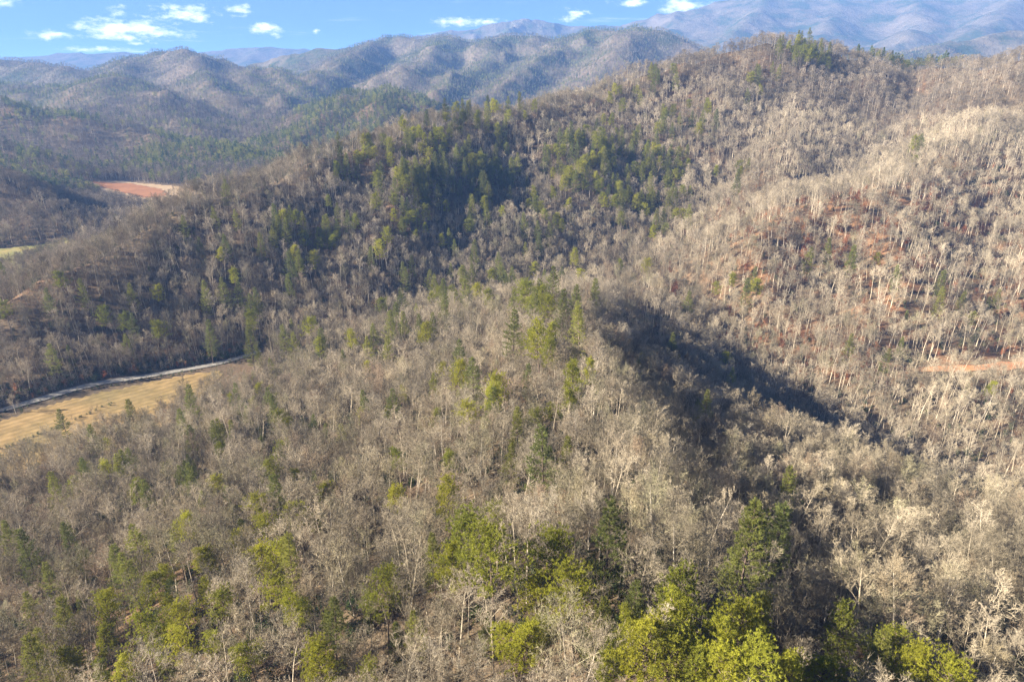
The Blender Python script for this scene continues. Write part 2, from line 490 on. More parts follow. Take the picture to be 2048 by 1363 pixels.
def build_ground_material():
    m, N, L, b, litter = mat_ground('leaf_litter_ground',
                                    [(0.25, (0.07, 0.052, 0.037)), (0.45, (0.125, 0.092, 0.062)), (0.6, (0.165, 0.12, 0.08)), (0.8, (0.21, 0.15, 0.10))],
                                    0.35, 0.012, [(0.3, (0.75, 0.78, 0.75)), (0.52, (0.92, 0.92, 0.90)), (0.72, (1.2, 0.95, 0.8))], 0.25)
    # beyond a few kilometres single trees are too small to build: the sheet carries the canopy's own colour
    geo = N.new('ShaderNodeNewGeometry')
    ln = N.new('ShaderNodeVectorMath'); ln.operation = 'LENGTH'
    L.new(geo.outputs['Position'], ln.inputs[0])
    mr = N.new('ShaderNodeMapRange')
    mr.inputs['From Min'].default_value = 1500; mr.inputs['From Max'].default_value = 3600
    L.new(ln.outputs['Value'], mr.inputs['Value'])
    n1 = N.new('ShaderNodeTexNoise')
    n1.inputs['Scale'].default_value = 0.004; n1.inputs['Detail'].default_value = 9; n1.inputs['Roughness'].default_value = 0.72
    L.new(geo.outputs['Position'], n1.inputs['Vector'])
    rp = ramp_node(N, [(0.40, (0.045, 0.065, 0.03)), (0.48, (0.11, 0.10, 0.07)), (0.6, (0.18, 0.15, 0.115)), (0.75, (0.21, 0.17, 0.135))])
    L.new(n1.outputs['Fac'], rp.inputs[0])
    mx = N.new('ShaderNodeMix'); mx.data_type = 'RGBA'
    L.new(mr.outputs[0], mx.inputs[0])
    # rust-coloured oak litter lies thick on the right-hand spur
    vd = N.new('ShaderNodeVectorMath'); vd.operation = 'DISTANCE'
    L.new(geo.outputs['Position'], vd.inputs[0]); vd.inputs[1].default_value = (330, 560, -110)
    od = N.new('ShaderNodeMapRange'); od.interpolation_type = 'SMOOTHSTEP'
    od.inputs['From Min'].default_value = 260; od.inputs['From Max'].default_value = 100
    L.new(vd.outputs['Value'], od.inputs['Value'])
    on = N.new('ShaderNodeTexNoise')
    on.inputs['Scale'].default_value = 0.06; on.inputs['Detail'].default_value = 7
    L.new(geo.outputs['Position'], on.inputs['Vector'])
    orp = N.new('ShaderNodeMapRange')
    orp.inputs['From Min'].default_value = 0.46; orp.inputs['From Max'].default_value = 0.68
    L.new(on.outputs['Fac'], orp.inputs['Value'])
    om = N.new('ShaderNodeMath'); om.operation = 'MULTIPLY'
    L.new(od.outputs[0], om.inputs[0]); L.new(orp.outputs[0], om.inputs[1])
    ox = N.new('ShaderNodeMix'); ox.data_type = 'RGBA'
    L.new(om.outputs[0], ox.inputs[0])
    L.new(litter, ox.inputs[6]); ox.inputs[7].default_value = (0.31, 0.17, 0.09, 1)
    litter = ox.outputs[2]
    L.new(litter, mx.inputs[6]); L.new(rp.outputs[0], mx.inputs[7])
    L.new(mx.outputs[2], b.inputs['Base Color'])
    nb = N.new('ShaderNodeTexNoise')
    nb.inputs['Scale'].default_value = 0.02; nb.inputs['Detail'].default_value = 7; nb.inputs['Roughness'].default_value = 0.7
    L.new(geo.outputs['Position'], nb.inputs['Vector'])
    b2 = N.new('ShaderNodeBump')
    b2.inputs['Distance'].default_value = 22.0
    L.new(mr.outputs[0], b2.inputs['Strength'])
    L.new(nb.outputs['Fac'], b2.inputs['Height'])
    old = b.inputs['Normal'].links[0].from_socket
    L.new(old, b2.inputs['Normal'])
    L.new(b2.outputs[0], b.inputs['Normal'])
    return m


M['ground'] = build_ground_material()
M['field'] = mat_ground('dry_grass', [(0.3, (0.18, 0.135, 0.065)), (0.5, (0.26, 0.19, 0.09)), (0.7, (0.34, 0.25, 0.125))], 0.12, 0.03,
                        [(0.35, (0.8, 0.85, 0.8)), (0.6, (1.05, 1.0, 0.95))], 0.2)[0]
def mow_lines(m, ang, width):
    """swaths left by the mower: slightly paler and darker bands"""
    N, L = m.node_tree.nodes, m.node_tree.links
    b = N['Principled BSDF']
    src = b.inputs['Base Color'].links[0].from_socket
    geo = N.new('ShaderNodeNewGeometry')
    mp = N.new('ShaderNodeMapping')
    mp.inputs['Rotation'].default_value = (0, 0, ang)
    L.new(geo.outputs['Position'], mp.inputs['Vector'])
    w = N.new('ShaderNodeTexWave')
    w.inputs['Scale'].default_value = 0.314 / width
    w.inputs['Distortion'].default_value = 2.5
    w.inputs['Detail'].default_value = 4
    w.inputs['Detail Scale'].default_value = 0.6
    L.new(mp.outputs[0], w.inputs['Vector'])
    r = ramp_node(N, [(0.2, (0.88, 0.88, 0.87)), (0.8, (1.08, 1.06, 1.04))])
    L.new(w.outputs['Fac'], r.inputs[0])
    mx = N.new('ShaderNodeMix'); mx.data_type = 'RGBA'; mx.blend_type = 'MULTIPLY'
    mx.inputs[0].default_value = 1.0
    L.new(src, mx.inputs[6]); L.new(r.outputs[0], mx.inputs[7])
    L.new(mx.outputs[2], b.inputs['Base Color'])


mow_lines(M['field'], R(48), 5.0)
M['green_field'] = mat_ground('thin_green_grass', [(0.3, (0.17, 0.17, 0.06)), (0.5, (0.25, 0.23, 0.09)), (0.7, (0.36, 0.27, 0.13))], 0.05, 0.02,
                              [(0.35, (0.8, 0.85, 0.8)), (0.6, (1.05, 1.0, 0.95))], 0.2)[0]
M['red_soil'] = mat_ground('ploughed_red_soil', [(0.3, (0.23, 0.105, 0.05)), (0.7, (0.34, 0.165, 0.08))], 0.05, bump=0.1)[0]
M['tan_soil'] = mat_ground('tan_dirt', [(0.3, (0.30, 0.215, 0.13)), (0.7, (0.46, 0.34, 0.22))], 0.08, bump=0.1)[0]
M['orange_soil'] = mat_ground('orange_clay', [(0.3, (0.36, 0.16, 0.08)), (0.7, (0.52, 0.27, 0.14))], 0.3, bump=0.1)[0]
M['gravel'] = mat_ground('pale_gravel', [(0.3, (0.20, 0.19, 0.175)), (0.7, (0.34, 0.32, 0.29))], 0.6, bump=0.1)[0]


# ------------------------------------------------------------------ mesh helpers
def mesh_from(name, verts, faces, mats, mat_ids=None, smooth=False):
    me = bpy.data.meshes.new(name)
    me.from_pydata([tuple(map(float, v)) for v in verts], [], faces)
    for m in mats:
        me.materials.append(m)
    if mat_ids is not None:
        me.polygons.foreach_set('material_index', np.asarray(mat_ids, np.int32))
    if smooth:
        me.polygons.foreach_set('use_smooth', np.ones(len(me.polygons), bool))
    me.update()
    return me


def link(name, me, kind=None, label=None, cat=None, group=None, parent=None):
    o = bpy.data.objects.new(name, me)
    COL.objects.link(o)
    if parent: o.parent = parent
    if kind: o['kind'] = kind
    if label: o['label'] = label
    if cat: o['category'] = cat
    if group: o['group'] = group
    return o


def axis(lo, hi, n, mid, b):
    """grid lines dense around mid, coarse far away"""
    u0 = -math.asinh((mid - lo) / b); u1 = math.asinh((hi - mid) / b)
    return mid + b * np.sinh(np.linspace(u0, u1, n))


def build_ground():
    xs = axis(-8600, 8600, 520, 0, 160)
    ys = axis(-600, 8900, 620, 260, 230)
    X, Y = np.meshgrid(xs, ys)
    Z = ground(X, Y)
    n, m = X.shape
    v = np.stack([X, Y, Z], -1).reshape(-1, 3)
    idx = np.arange(n * m).reshape(n, m)
    q = np.stack([idx[:-1, :-1], idx[:-1, 1:], idx[1:, 1:], idx[1:, :-1]], -1).reshape(-1, 4)
    me = bpy.data.meshes.new('ground')
    me.vertices.add(len(v)); me.vertices.foreach_set('co', v.ravel())
    me.loops.add(q.size); me.loops.foreach_set('vertex_index', q.ravel())
    me.polygons.add(len(q))
    me.polygons.foreach_set('loop_start', np.arange(0, q.size, 4))
    me.polygons.foreach_set('loop_total', np.full(len(q), 4))
    me.polygons.foreach_set('use_smooth', np.ones(len(q), bool))
    me.update(calc_edges=True)
    me.materials.append(M['ground'])
    link('ground', me, 'structure', 'wooded mountain ground covered with brown leaf litter', 'ground')
    return v[:, 2].min(), v[:, 2].max()


ZMIN, ZMAX = build_ground()

# ------------------------------------------------------------------ sheets laid on the valley floor
def drape(poly_uv, step=4.0, lift=0.25, keep=None):
    """world polygon (list of xy) -> grid sheet following the ground inside it"""
    poly = np.array(poly_uv, float)
    lo, hi = poly.min(0) - step, poly.max(0) + step
    xs = np.arange(lo[0], hi[0] + step, step); ys = np.arange(lo[1], hi[1] + step, step)
    X, Y = np.meshgrid(xs, ys)
    inside = in_poly(X.ravel(), Y.ravel(), poly).reshape(X.shape)
    Z = ground(X, Y) + lift
    idx = -np.ones(X.shape, int)
    cells = [(j, i) for j in range(X.shape[0] - 1) for i in range(X.shape[1] - 1)
             if inside[j, i] and inside[j, i + 1] and inside[j + 1, i] and inside[j + 1, i + 1]]
    verts, faces = [], []
    for j, i in cells:
        f = []
        for a, b in ((j, i), (j, i + 1), (j + 1, i + 1), (j + 1, i)):
            if idx[a, b] < 0:
                idx[a, b] = len(verts)
                verts.append((X[a, b], Y[a, b], Z[a, b]))
            f.append(int(idx[a, b]))
        faces.append(f)
    return verts, faces


def in_poly(x, y, poly):
    c = np.zeros(x.shape, bool)
    n = len(poly)
    for i in range(n):
        x0, y0 = poly[i]; x1, y1 = poly[(i + 1) % n]
        m = ((y0 > y) != (y1 > y))
        with np.errstate(divide='ignore', invalid='ignore'):
            xx = (x1 - x0) * (y - y0) / (y1 - y0 + 1e-12) + x0
        c ^= m & (x < xx)
    return c


def strip(path, width, lift, wob=0.0):
    path = np.array(path, float)
    # resample
    seg = np.hypot(*np.diff(path, axis=0).T)
    s = np.concatenate([[0], np.cumsum(seg)])
    n = max(int(s[-1] / 5), 3)
    q = np.linspace(0, s[-1], n)
    pts = np.stack([np.interp(q, s, path[:, 0]), np.interp(q, s, path[:, 1])], 1)
    for _ in range(6):
        pts[1:-1] = (pts[:-2] + 2 * pts[1:-1] + pts[2:]) / 4
    tan = np.gradient(pts, axis=0)
    tan /= np.linalg.norm(tan, axis=1)[:, None]
    nor = np.stack([-tan[:, 1], tan[:, 0]], 1)
    verts, faces = [], []
    K = 5
    for i in range(n):
        w = width * (1 + wob * (vnoise(np.array([q[i] / 9.0]), np.array([2.5]), 8)[0] - 0.5))
        for k in range(K):
            p = pts[i] + nor[i] * (k / (K - 1) - 0.5) * w
            verts.append((p[0], p[1], 0))
    v = np.array(verts)
    v[:, 2] = ground(v[:, 0], v[:, 1]) + lift
    for i in range(n - 1):
        for k in range(K - 1):
            a = i * K + k
            faces.append((a, a + 1, a + K + 1, a + K))
    return v, faces, pts


def floor_xy(u, v, z=-190.0):
    d = ray(u, v)
    t = z / d[2]
    return (d[0] * t, d[1] * t)


CLEAR = []      # polygons and strips where no wood grows: (polygon) or (points, half width)
FIELD = [floor_xy(u, v) for u, v in ((-200, 870), (0, 835), (90, 805), (170, 785), (260, 766), (350, 748), (450, 733), (440, 775), (400, 815), (320, 860),
                                     (240, 880), (130, 925), (0, 962), (-200, 1010))]
GREEN_FIELD = [floor_xy(u, v) for u, v in ((-120, 500), (0, 497), (70, 489), (135, 480), (170, 486), (140, 505), (60, 530), (0, 548), (-120, 580))]
RED_FIELD = [floor_xy(u, v) for u, v in ((176, 369), (262, 366), (325, 378), (340, 387), (320, 397), (280, 396))]
TAN_FIELD = [floor_xy(u, v) for u, v in ((160, 372), (250, 361), (290, 366), (350, 371), (390, 376), (420, 392), (400, 420), (300, 418), (205, 394))]
ROAD = [floor_xy(u, v) for u, v in ((-150, 862), (-40, 827), (40, 806), (100, 790), (150, 776), (210, 762), (270, 753), (340, 741), (400, 732), (450, 722), (520, 700))]
HEDGE = [floor_xy(u, v) for u, v in ((-60, 902), (20, 888), (70, 868), (130, 845), (180, 822), (230, 800))]
TRACK = [hit(u, v)[:2] for u, v in ((1760, 728), (1800, 733), (1860, 740), (1920, 738), (1990, 735), (2070, 728))]
CLEAR += [np.array([floor_xy(u, v) for u, v in ((425, 738), (470, 722), (520, 702), (545, 715), (530, 760), (460, 800))]), np.array(FIELD), np.array(GREEN_FIELD), np.array(TAN_FIELD)]

v, f = drape(FIELD, 3.0, 0.20)
link('field', mesh_from('field', v, f, [M['field']], smooth=True), 'structure', 'dry golden hay field beside the gravel road', 'field')
v, f = drape(GREEN_FIELD, 6.0, 0.25)
link('field', mesh_from('field', v, f, [M['green_field']], smooth=True), 'structure', 'pale green valley field below the dark hill', 'field')
v, f = drape(TAN_FIELD, 7.0, 0.25)
link('field', mesh_from('field', v, f, [M['tan_soil']], smooth=True), 'structure', 'pale tan dirt edge round the red field', 'field')
v, f = drape(RED_FIELD, 5.0, 0.60)
link('field', mesh_from('field', v, f, [M['red_soil']], smooth=True), 'structure', 'ploughed red soil field in the far valley', 'field')
v, f, road_pts = strip(ROAD, 5.2, 0.45, 0.25)
link('road', mesh_from('road', v, f, [M['gravel']], smooth=True), 'structure', 'pale gravel road along the foot of the wooded ridge', 'road')
v, f, track_pts = strip(TRACK, 7.0, 0.35, 0.6)
link('path', mesh_from('path', v, f, [M['orange_soil']], smooth=True), 'structure', 'orange clay track cut across the right slope', 'track')
STRIPS = [(road_pts, 10.5), (track_pts, 7.0), (track_pts - np.array([3.0, 9.0]), 7.0)]

# ------------------------------------------------------------------ tree forms
UP = np.array([0.0, 0.0, 1.0])


class Buf:
    def __init__(self):
        self.v, self.f = [], []

    def tube(self, pts, radii, sides=3):
        n = len(pts)
        base = len(self.v)
        d = pts[-1] - pts[0]
        d = d / (np.linalg.norm(d) + 1e-9)
        a = np.cross(d, UP if abs(d[2]) < 0.9 else np.array([1.0, 0, 0]))
        a /= np.linalg.norm(a)
        b = np.cross(d, a)
        for i in range(n):
            if i == n - 1 and radii[i] < 0.02:
                self.v.append(pts[i])
                continue
            for k in range(sides):
                t = 2 * math.pi * k / sides
                self.v.append(pts[i] + radii[i] * (math.cos(t) * a + math.sin(t) * b))
        tip = radii[-1] < 0.02
        for i in range(n - 1):
            r0 = base + i * sides
            if tip and i == n - 2:
                for k in range(sides):
                    self.f.append((r0 + k, r0 + (k + 1) % sides, base + (n - 1) * sides))
            else:
                r1 = r0 + sides
                for k in range(sides):
                    self.f.append((r0 + k, r0 + (k + 1) % sides, r1 + (k + 1) % sides, r1 + k))

    def blade(self, p, d, w, rg):
        """one long thin triangle"""
        s = np.cross(d, rg.normal(size=3))
        s = s / (np.linalg.norm(s) + 1e-9) * w * 0.5
        b = len(self.v)
        self.v += [p - s, p + s, p + d]
        self.f.append((b, b + 1, b + 2))

    def leaf(self, p, d, w, rg):
        s = np.cross(d, rg.normal(size=3))
        s = s / (np.linalg.norm(s) + 1e-9) * w * 0.5
        b = len(self.v)
        self.v += [p, p + d * 0.5 - s, p + d, p + d * 0.5 + s]
        self.f.append((b, b + 1, b + 2, b + 3))


def unit(v):
    return v / (np.linalg.norm(v) + 1e-9)


def tilt(d, ang, rg, up=0.0):
    """a direction at angle ang from d, random side, pulled up"""
    r = rg.normal(size=3)
    s = unit(r - d * (r @ d))
    o = d * math.cos(ang) + s * math.sin(ang)
    o = o + UP * up
    return unit(o)


def curve_pts(p, d, L, n, rg, up=0.15, wob=0.12):
    pts = [p]
    d = d.copy()
    for i in range(n):
        d = unit(d + UP * up / n + rg.normal(size=3) * wob)
        pts.append(pts[-1] + d * L / n)
    return pts


def bare_tree(seed, H=20.0, fork=0.45, spread=1.0, dense=1.0, tall=False):
    rg = np.random.default_rng(seed)
    tr, cr = Buf(), Buf()
    lean = unit(np.array([rg.normal() * 0.04, rg.normal() * 0.04, 1]))
    n = 7
    pts = [np.zeros(3) - UP * 1.5]
    d = lean.copy()
    for i in range(n):
        d = unit(d + rg.normal(size=3) * np.array([0.05, 0.05, 0]) + (lean - d) * 0.3)
        pts.append(pts[-1] + d * (H * 0.97 + 1.5) / n)
    pts = np.array(pts)
    r0 = 0.20 * H / 20
    rad = [r0 * (1.15 - 0.98 * i / n) for i in range(n + 1)]
    rad[-1] = 0.015
    tr.tube(pts, rad, 5)
    ts = np.linspace(0, 1, n + 1)

    def at(t):
        return np.array([np.interp(t, ts, pts[:, k]) for k in range(3)])
    limbs = int(12 * dense)
    az = rg.uniform(0, 6.28)
    for i in range(limbs):
        t = fork + (0.95 - fork) * (i + rg.uniform(0, 0.8)) / limbs
        az += 2.4 + rg.normal() * 0.4
        el = R(rg.uniform(28, 55) + 18 * (t - fork))
        L = H * 0.33 * spread * (1.05 - 0.75 * (t - fork) / (1 - fork)) * rg.uniform(0.75, 1.2)
        dl = np.array([math.cos(az) * math.cos(el), math.sin(az) * math.cos(el), math.sin(el)])
        lp = curve_pts(at(t), dl, L, 4, rg, 0.35, 0.13)
        rl = r0 * 0.36 * (1.1 - 0.5 * t) * (L / (H * 0.3)) ** 0.5
        cr.tube(lp, [rl, rl * 0.75, rl * 0.55, rl * 0.35, 0.012], 3)
        nb = int(10 * dense)
        for j in range(nb):
            s = 0.22 + 0.78 * (j + rg.uniform(0, 0.9)) / nb
            k = min(int(s * 4), 3)
            p = lp[k] + (lp[k + 1] - lp[k]) * (s * 4 - k)
            d2 = tilt(unit(lp[k + 1] - lp[k]), R(rg.uniform(25, 58)), rg, 0.18)
            L2 = L * rg.uniform(0.28, 0.5) * (1.15 - 0.55 * s)
            bp = curve_pts(p, d2, L2, 2, rg, 0.2, 0.15)
            r2 = max(rl * 0.36, 0.022)
            cr.tube(bp, [r2, r2 * 0.7, 0.01], 3)
            for q in range(5):
                s2 = 0.25 + 0.75 * (q + rg.uniform(0, 0.9)) / 5
                kk = min(int(s2 * 2), 1)
                p2 = bp[kk] + (bp[kk + 1] - bp[kk]) * (s2 * 2 - kk)
                d3 = tilt(unit(bp[kk + 1] - bp[kk]), R(rg.uniform(25, 60)), rg, 0.15)
                L3 = L2 * rg.uniform(0.35, 0.65)
                cr.blade(p2, d3 * L3, 0.05, rg)
                cr.blade(p2, d3 * L3, 0.05, rg)
                for e in range(5):
                    p3 = p2 + d3 * L3 * rg.uniform(0.2, 1.0)
                    d4 = tilt(d3, R(rg.uniform(20, 60)), rg, 0.12)
                    cr.blade(p3, d4 * L3 * rg.uniform(0.5, 1.05), 0.04, rg)
    return tr, cr


def tuft(buf, p, d, size, n, w, rg):
    for _ in range(n):
        dd = unit(d + rg.normal(size=3) * 0.75)
        buf.blade(p - dd * size * 0.15, dd * size * rg.uniform(0.7, 1.15), w, rg)


def round_pine(seed, H=19.0, Rc=3.6, base=0.5):
    """open yellow-green pine: bare lower trunk, domed crown of needle clumps"""
    rg = np.random.default_rng(seed)
    tr, cr, br = Buf(), Buf(), Buf()
    n = 6
    pts = [np.array([0, 0, -1.5])]
    d = UP.copy()
    for i in range(n):
        d = unit(d + rg.normal(size=3) * np.array([0.05, 0.05, 0]))
        pts.append(pts[-1] + d * (H + 1.2) / n)
    pts = np.array(pts)
    rad = [0.2 * (1.1 - i / n) + 0.012 for i in range(n + 1)]
    rad[-1] = 0.015
    tr.tube(pts, rad, 5)
    ts = np.linspace(0, 1, n + 1)
    at = lambda t: np.array([np.interp(t, ts, pts[:, k]) for k in range(3)])
    nb = 56
    az = rg.uniform(0, 6.28)
    lob = rg.uniform(0, 6.28, 3)
    for i in range(nb):
        q = (i + rg.uniform(0, 1)) / nb
        t = base + (0.985 - base) * q
        az += 2.4 + rg.normal() * 0.5
        env = math.sqrt(max(1 - ((q - 0.35) / 0.72) ** 2, 0.03))
        env *= 0.8 + 0.25 * math.sin(2 * az + lob[0]) + 0.12 * math.sin(3 * az + lob[1] + 4 * q)
        L = Rc * env * rg.uniform(0.75, 1.15)
        el = R(5 + 50 * q + rg.normal() * 8)
        dl = np.array([math.cos(az) * math.cos(el), math.sin(az) * math.cos(el), math.sin(el)])
        lp = curve_pts(at(t), dl, max(L, 0.5), 3, rg, 0.3, 0.1)
        tr.tube(lp, [0.055, 0.04, 0.025, 0.01], 3)
        m = max(int(4 + 4.2 * L), 4)
        for j in range(m):
            s = 1 - 0.6 * (j / m) ** 1.1
            k = min(int(s * 3), 2)
            p = lp[k] + (lp[k + 1] - lp[k]) * (s * 3 - k)
            p = p + rg.normal(size=3) * np.array([0.38, 0.38, 0.2]) * (0.6 + 0.2 * L) + UP * 0.12
            tuft(cr, p, unit(UP * 0.9 + dl * 0.4), 0.5, 15, 0.085, rg)
    for i in range(5):
        t = base * rg.uniform(0.55, 1.0); a = rg.uniform(0, 6.28)
        lp = curve_pts(at(t), np.array([math.cos(a), math.sin(a), 0.1]), rg.uniform(0.8, 2.0), 2, rg, -0.1, 0.15)
        tr.tube(lp, [0.035, 0.025, 0.01], 3)
    return tr, cr


def tier_pine(seed, H=24.0, Rc=3.8, base=0.22, young=False):
    """white pine: layered plates of soft needles round a straight trunk"""
    rg = np.random.default_rng(seed)
    tr, cr = Buf(), Buf()
    pts = np.array([[0, 0, -1.5], [rg.normal() * 0.15, rg.normal() * 0.15, H * 0.5], [rg.normal() * 0.2, rg.normal() * 0.2, H]])
    tr.tube(pts, [0.26 * H / 24, 0.16 * H / 24, 0.015], 5)
    z = H * base
    gap = 1.05 if not young else 0.7
    side = rg.uniform(0, 6.28)
    while z < H * 0.985:
        q = (z / H - base) / (1 - base)
        env = min(1.0, 0.55 + 1.6 * q) * (1 - q) ** 0.72 + 0.05
        nb = 5 if q < 0.85 else 4
        a0 = rg.uniform(0, 6.28)
        tierk = rg.uniform(0.7, 1.15)
        for i in range(nb):
            az = a0 + 6.283 * i / nb + rg.normal() * 0.25
            if q < 0.5 and rg.uniform() < 0.16:
                continue
            L = Rc * env * tierk * rg.uniform(0.75, 1.15) * (1 + 0.15 * math.cos(az - side))
            el = R(4 + 38 * q + rg.normal() * 6)
            dl = np.array([math.cos(az) * math.cos(el), math.sin(az) * math.cos(el), math.sin(el)])
            p0 = np.array([np.interp(z, pts[:, 2], pts[:, 0]), np.interp(z, pts[:, 2], pts[:, 1]), z])
            lp = curve_pts(p0, dl, max(L, 0.4), 3, rg, 0.22, 0.06)
            tr.tube(lp, [0.05, 0.035, 0.022, 0.01], 3)
            m = max(int(4 + 4.0 * L), 4)
            lat = unit(np.cross(dl, UP))
            for j in range(m):
                s = 1 - 0.72 * (j / m)
                k = min(int(s * 3), 2)
                p = lp[k] + (lp[k + 1] - lp[k]) * (s * 3 - k)
                p = p + lat * rg.normal() * 0.30 * L * (1.15 - s * 0.75) + UP * rg.normal() * 0.10
                tuft(cr, p, unit(dl * 0.8 + UP * 0.55), 0.55, 12, 0.085, rg)
        z += gap * rg.uniform(0.75, 1.25) * (1.0 if q < 0.6 else 0.8)
    return tr, cr


def leafy_tree(seed, H=9.0, Rc=2.6, base=0.25, n=750, size=0.34):
    """small tree or shrub that keeps its leaves"""
    rg = np.random.default_rng(seed)
    tr, cr = Buf(), Buf()
    pts = curve_pts(np.array([0, 0, -0.6]), UP, H * 0.9, 4, rg, 0.1, 0.08)
    tr.tube(pts, [0.1, 0.085, 0.06, 0.04, 0.012], 4)
    tips = []
    for i in range(20):
        t = base + (0.9 - base) * rg.uniform(0, 1)
        k = min(int(t * 4), 3)
        p = pts[k] + (pts[k + 1] - pts[k]) * (t * 4 - k)
        a = rg.uniform(0, 6.28); el = R(rg.uniform(15, 60))
        L = Rc * rg.uniform(0.5, 1.1) * math.sqrt(max(1 - (2 * (t - base) / (1 - base) - 0.8) ** 2 * 0.5, 0.1))
        lp = curve_pts(p, np.array([math.cos(a) * math.cos(el), math.sin(a) * math.cos(el), math.sin(el)]), L, 3, rg, 0.1, 0.15)
        tr.tube(lp, [0.04, 0.03, 0.02, 0.01], 3)
        tips += lp[1:]
    for i in range(n):
        p = tips[rg.integers(len(tips))] + rg.normal(size=3) * 0.42 * Rc / 2.6
        cr.leaf(p, unit(rg.normal(size=3) + UP * 0.3) * size * rg.uniform(0.7, 1.3), size * 0.6, rg)
    return tr, cr


def far_bare(seed, H=18.0, Rc=4.6, n=330):
    """the same wood a kilometre and more away: trunk, limbs and a spray of twig ends"""
    rg = np.random.default_rng(seed)
    tr, cr = Buf(), Buf()
    tr.tube(np.array([[0, 0, -2], [0, 0, H * 0.5], [rg.normal() * 0.4, rg.normal() * 0.4, H * 0.95]]), [0.24, 0.16, 0.015], 3)
    for i in range(n):
        q = rg.uniform(0.0, 1) ** 0.8
        a = rg.uniform(0, 6.28)
        rr = Rc * math.sqrt(rg.uniform(0, 1)) * math.sqrt(max(1 - (q - 0.45) ** 2 / 0.36, 0.05))
        p = np.array([math.cos(a) * rr, math.sin(a) * rr, H * (0.42 + 0.55 * q)])
        d = unit(np.array([math.cos(a) * rr / Rc, math.sin(a) * rr / Rc, 0.9]) + rg.normal(size=3) * 0.45)
        cr.blade(p - d * 0.8, d * rg.uniform(1.2, 2.6), rg.uniform(0.10, 0.2), rg)
    return tr, cr


def far_pine(seed, H=21.0, Rc=4.2, n=260, cone=True):
    rg = np.random.default_rng(seed)
    tr, cr = Buf(), Buf()
    tr.tube(np.array([[0, 0, -2], [0, 0, H * 0.97]]), [0.22, 0.03], 3)
    for i in range(n):
        q = rg.uniform(0, 1) ** 1.15
        a = rg.uniform(0, 6.28)
        env = ((1 - q) ** 0.75 if cone else math.sqrt(max(1 - (q - 0.4) ** 2 / 0.38, 0.03)))
        rr = Rc * env * math.sqrt(rg.uniform(0.15, 1)) * (0.8 + 0.3 * math.sin(3 * a + 9 * q))
        p = np.array([math.cos(a) * rr, math.sin(a) * rr, H * ((0.25 if cone else 0.45) + (0.75 if cone else 0.52) * q)])
        d = unit(np.array([math.cos(a), math.sin(a), 0.5]) + rg.normal(size=3) * 0.5)
        cr.blade(p, d * rg.uniform(0.8, 1.5), rg.uniform(0.4, 0.75), rg)
    return tr, cr


FORMS = {}


def form(kind, builder, mat_t, mat_c, *a, **k):
    tr, cr = builder(*a, **k)
    trunk = mesh_from(kind + '_trunk', tr.v, tr.f, [mat_t])
    crown = mesh_from(kind + '_crown', cr.v, cr.f, [mat_c])
    nt = len(tr.v)
    whole = mesh_from(kind, tr.v + cr.v, tr.f + [tuple(i + nt for i in f) for f in cr.f], [mat_t, mat_c],
                      [0] * len(tr.f) + [1] * len(cr.f))
    H = max(p[2] for p in tr.v)
    FORMS.setdefault(kind, []).append((trunk, crown, whole, H))


for i in range(4):
    form('bare', bare_tree, M['bark'], M['twig'], 100 + i, 18.5 + i, 0.38, 1.25, 1.0)
for i in range(3):
    form('bare', bare_tree, M['pale_bark'], M['pale_twig'], 120 + i, 21 + i, 0.6, 0.85, 0.85, True)
for i in range(2):
    form('bare', bare_tree, M['bark'], M['twig'], 140 + i, 18 + i, 0.28, 1.5, 1.1)
for i in range(5):
    form('round_pine', round_pine, M['pine_bark'], M['needle_yellow'], 200 + i, 17.5 + i, 4.0 + 0.2 * i, 0.56 + 0.03 * (i % 3))
for i in range(4):
    form('tier_pine', tier_pine, M['pine_bark'], M['needle_green'], 300 + i, 21 + 1.2 * i, 4.8 + 0.25 * i, 0.2 + 0.05 * (i % 3))
for i in range(3):
    form('tier_pine', tier_pine, M['pine_bark'], M['needle_green'], 320 + i, 12 + i, 3.2, 0.1, True)
for i in range(3):
    form('rust', leafy_tree, M['bark'], M['rust_leaf'], 400 + i, 9 + i, 2.8, 0.25, 760, 0.36)
for i in range(3):
    form('laurel', leafy_tree, M['bark'], M['laurel'], 420 + i, 3.4 + i * 0.6, 2.0, 0.05, 420, 0.36)
for i in range(2):
    form('sapling', bare_tree, M['bark'], M['twig'], 440 + i, 7.0 + i, 0.3, 0.9, 0.62)
for i in range(3):
    form('far_bare', far_bare, M['bark'], M['far_twig'], 500 + i, 17 + i)
for i in range(2):
    form('far_pine', far_pine, M['pine_bark'], M['needle_dark'], 520 + i, 20 + i, 4.3, 300, True)
for i in range(2):
    form('far_pine', far_pine, M['pine_bark'], M['needle_green'], 530 + i, 18 + i, 4.4, 280, False)

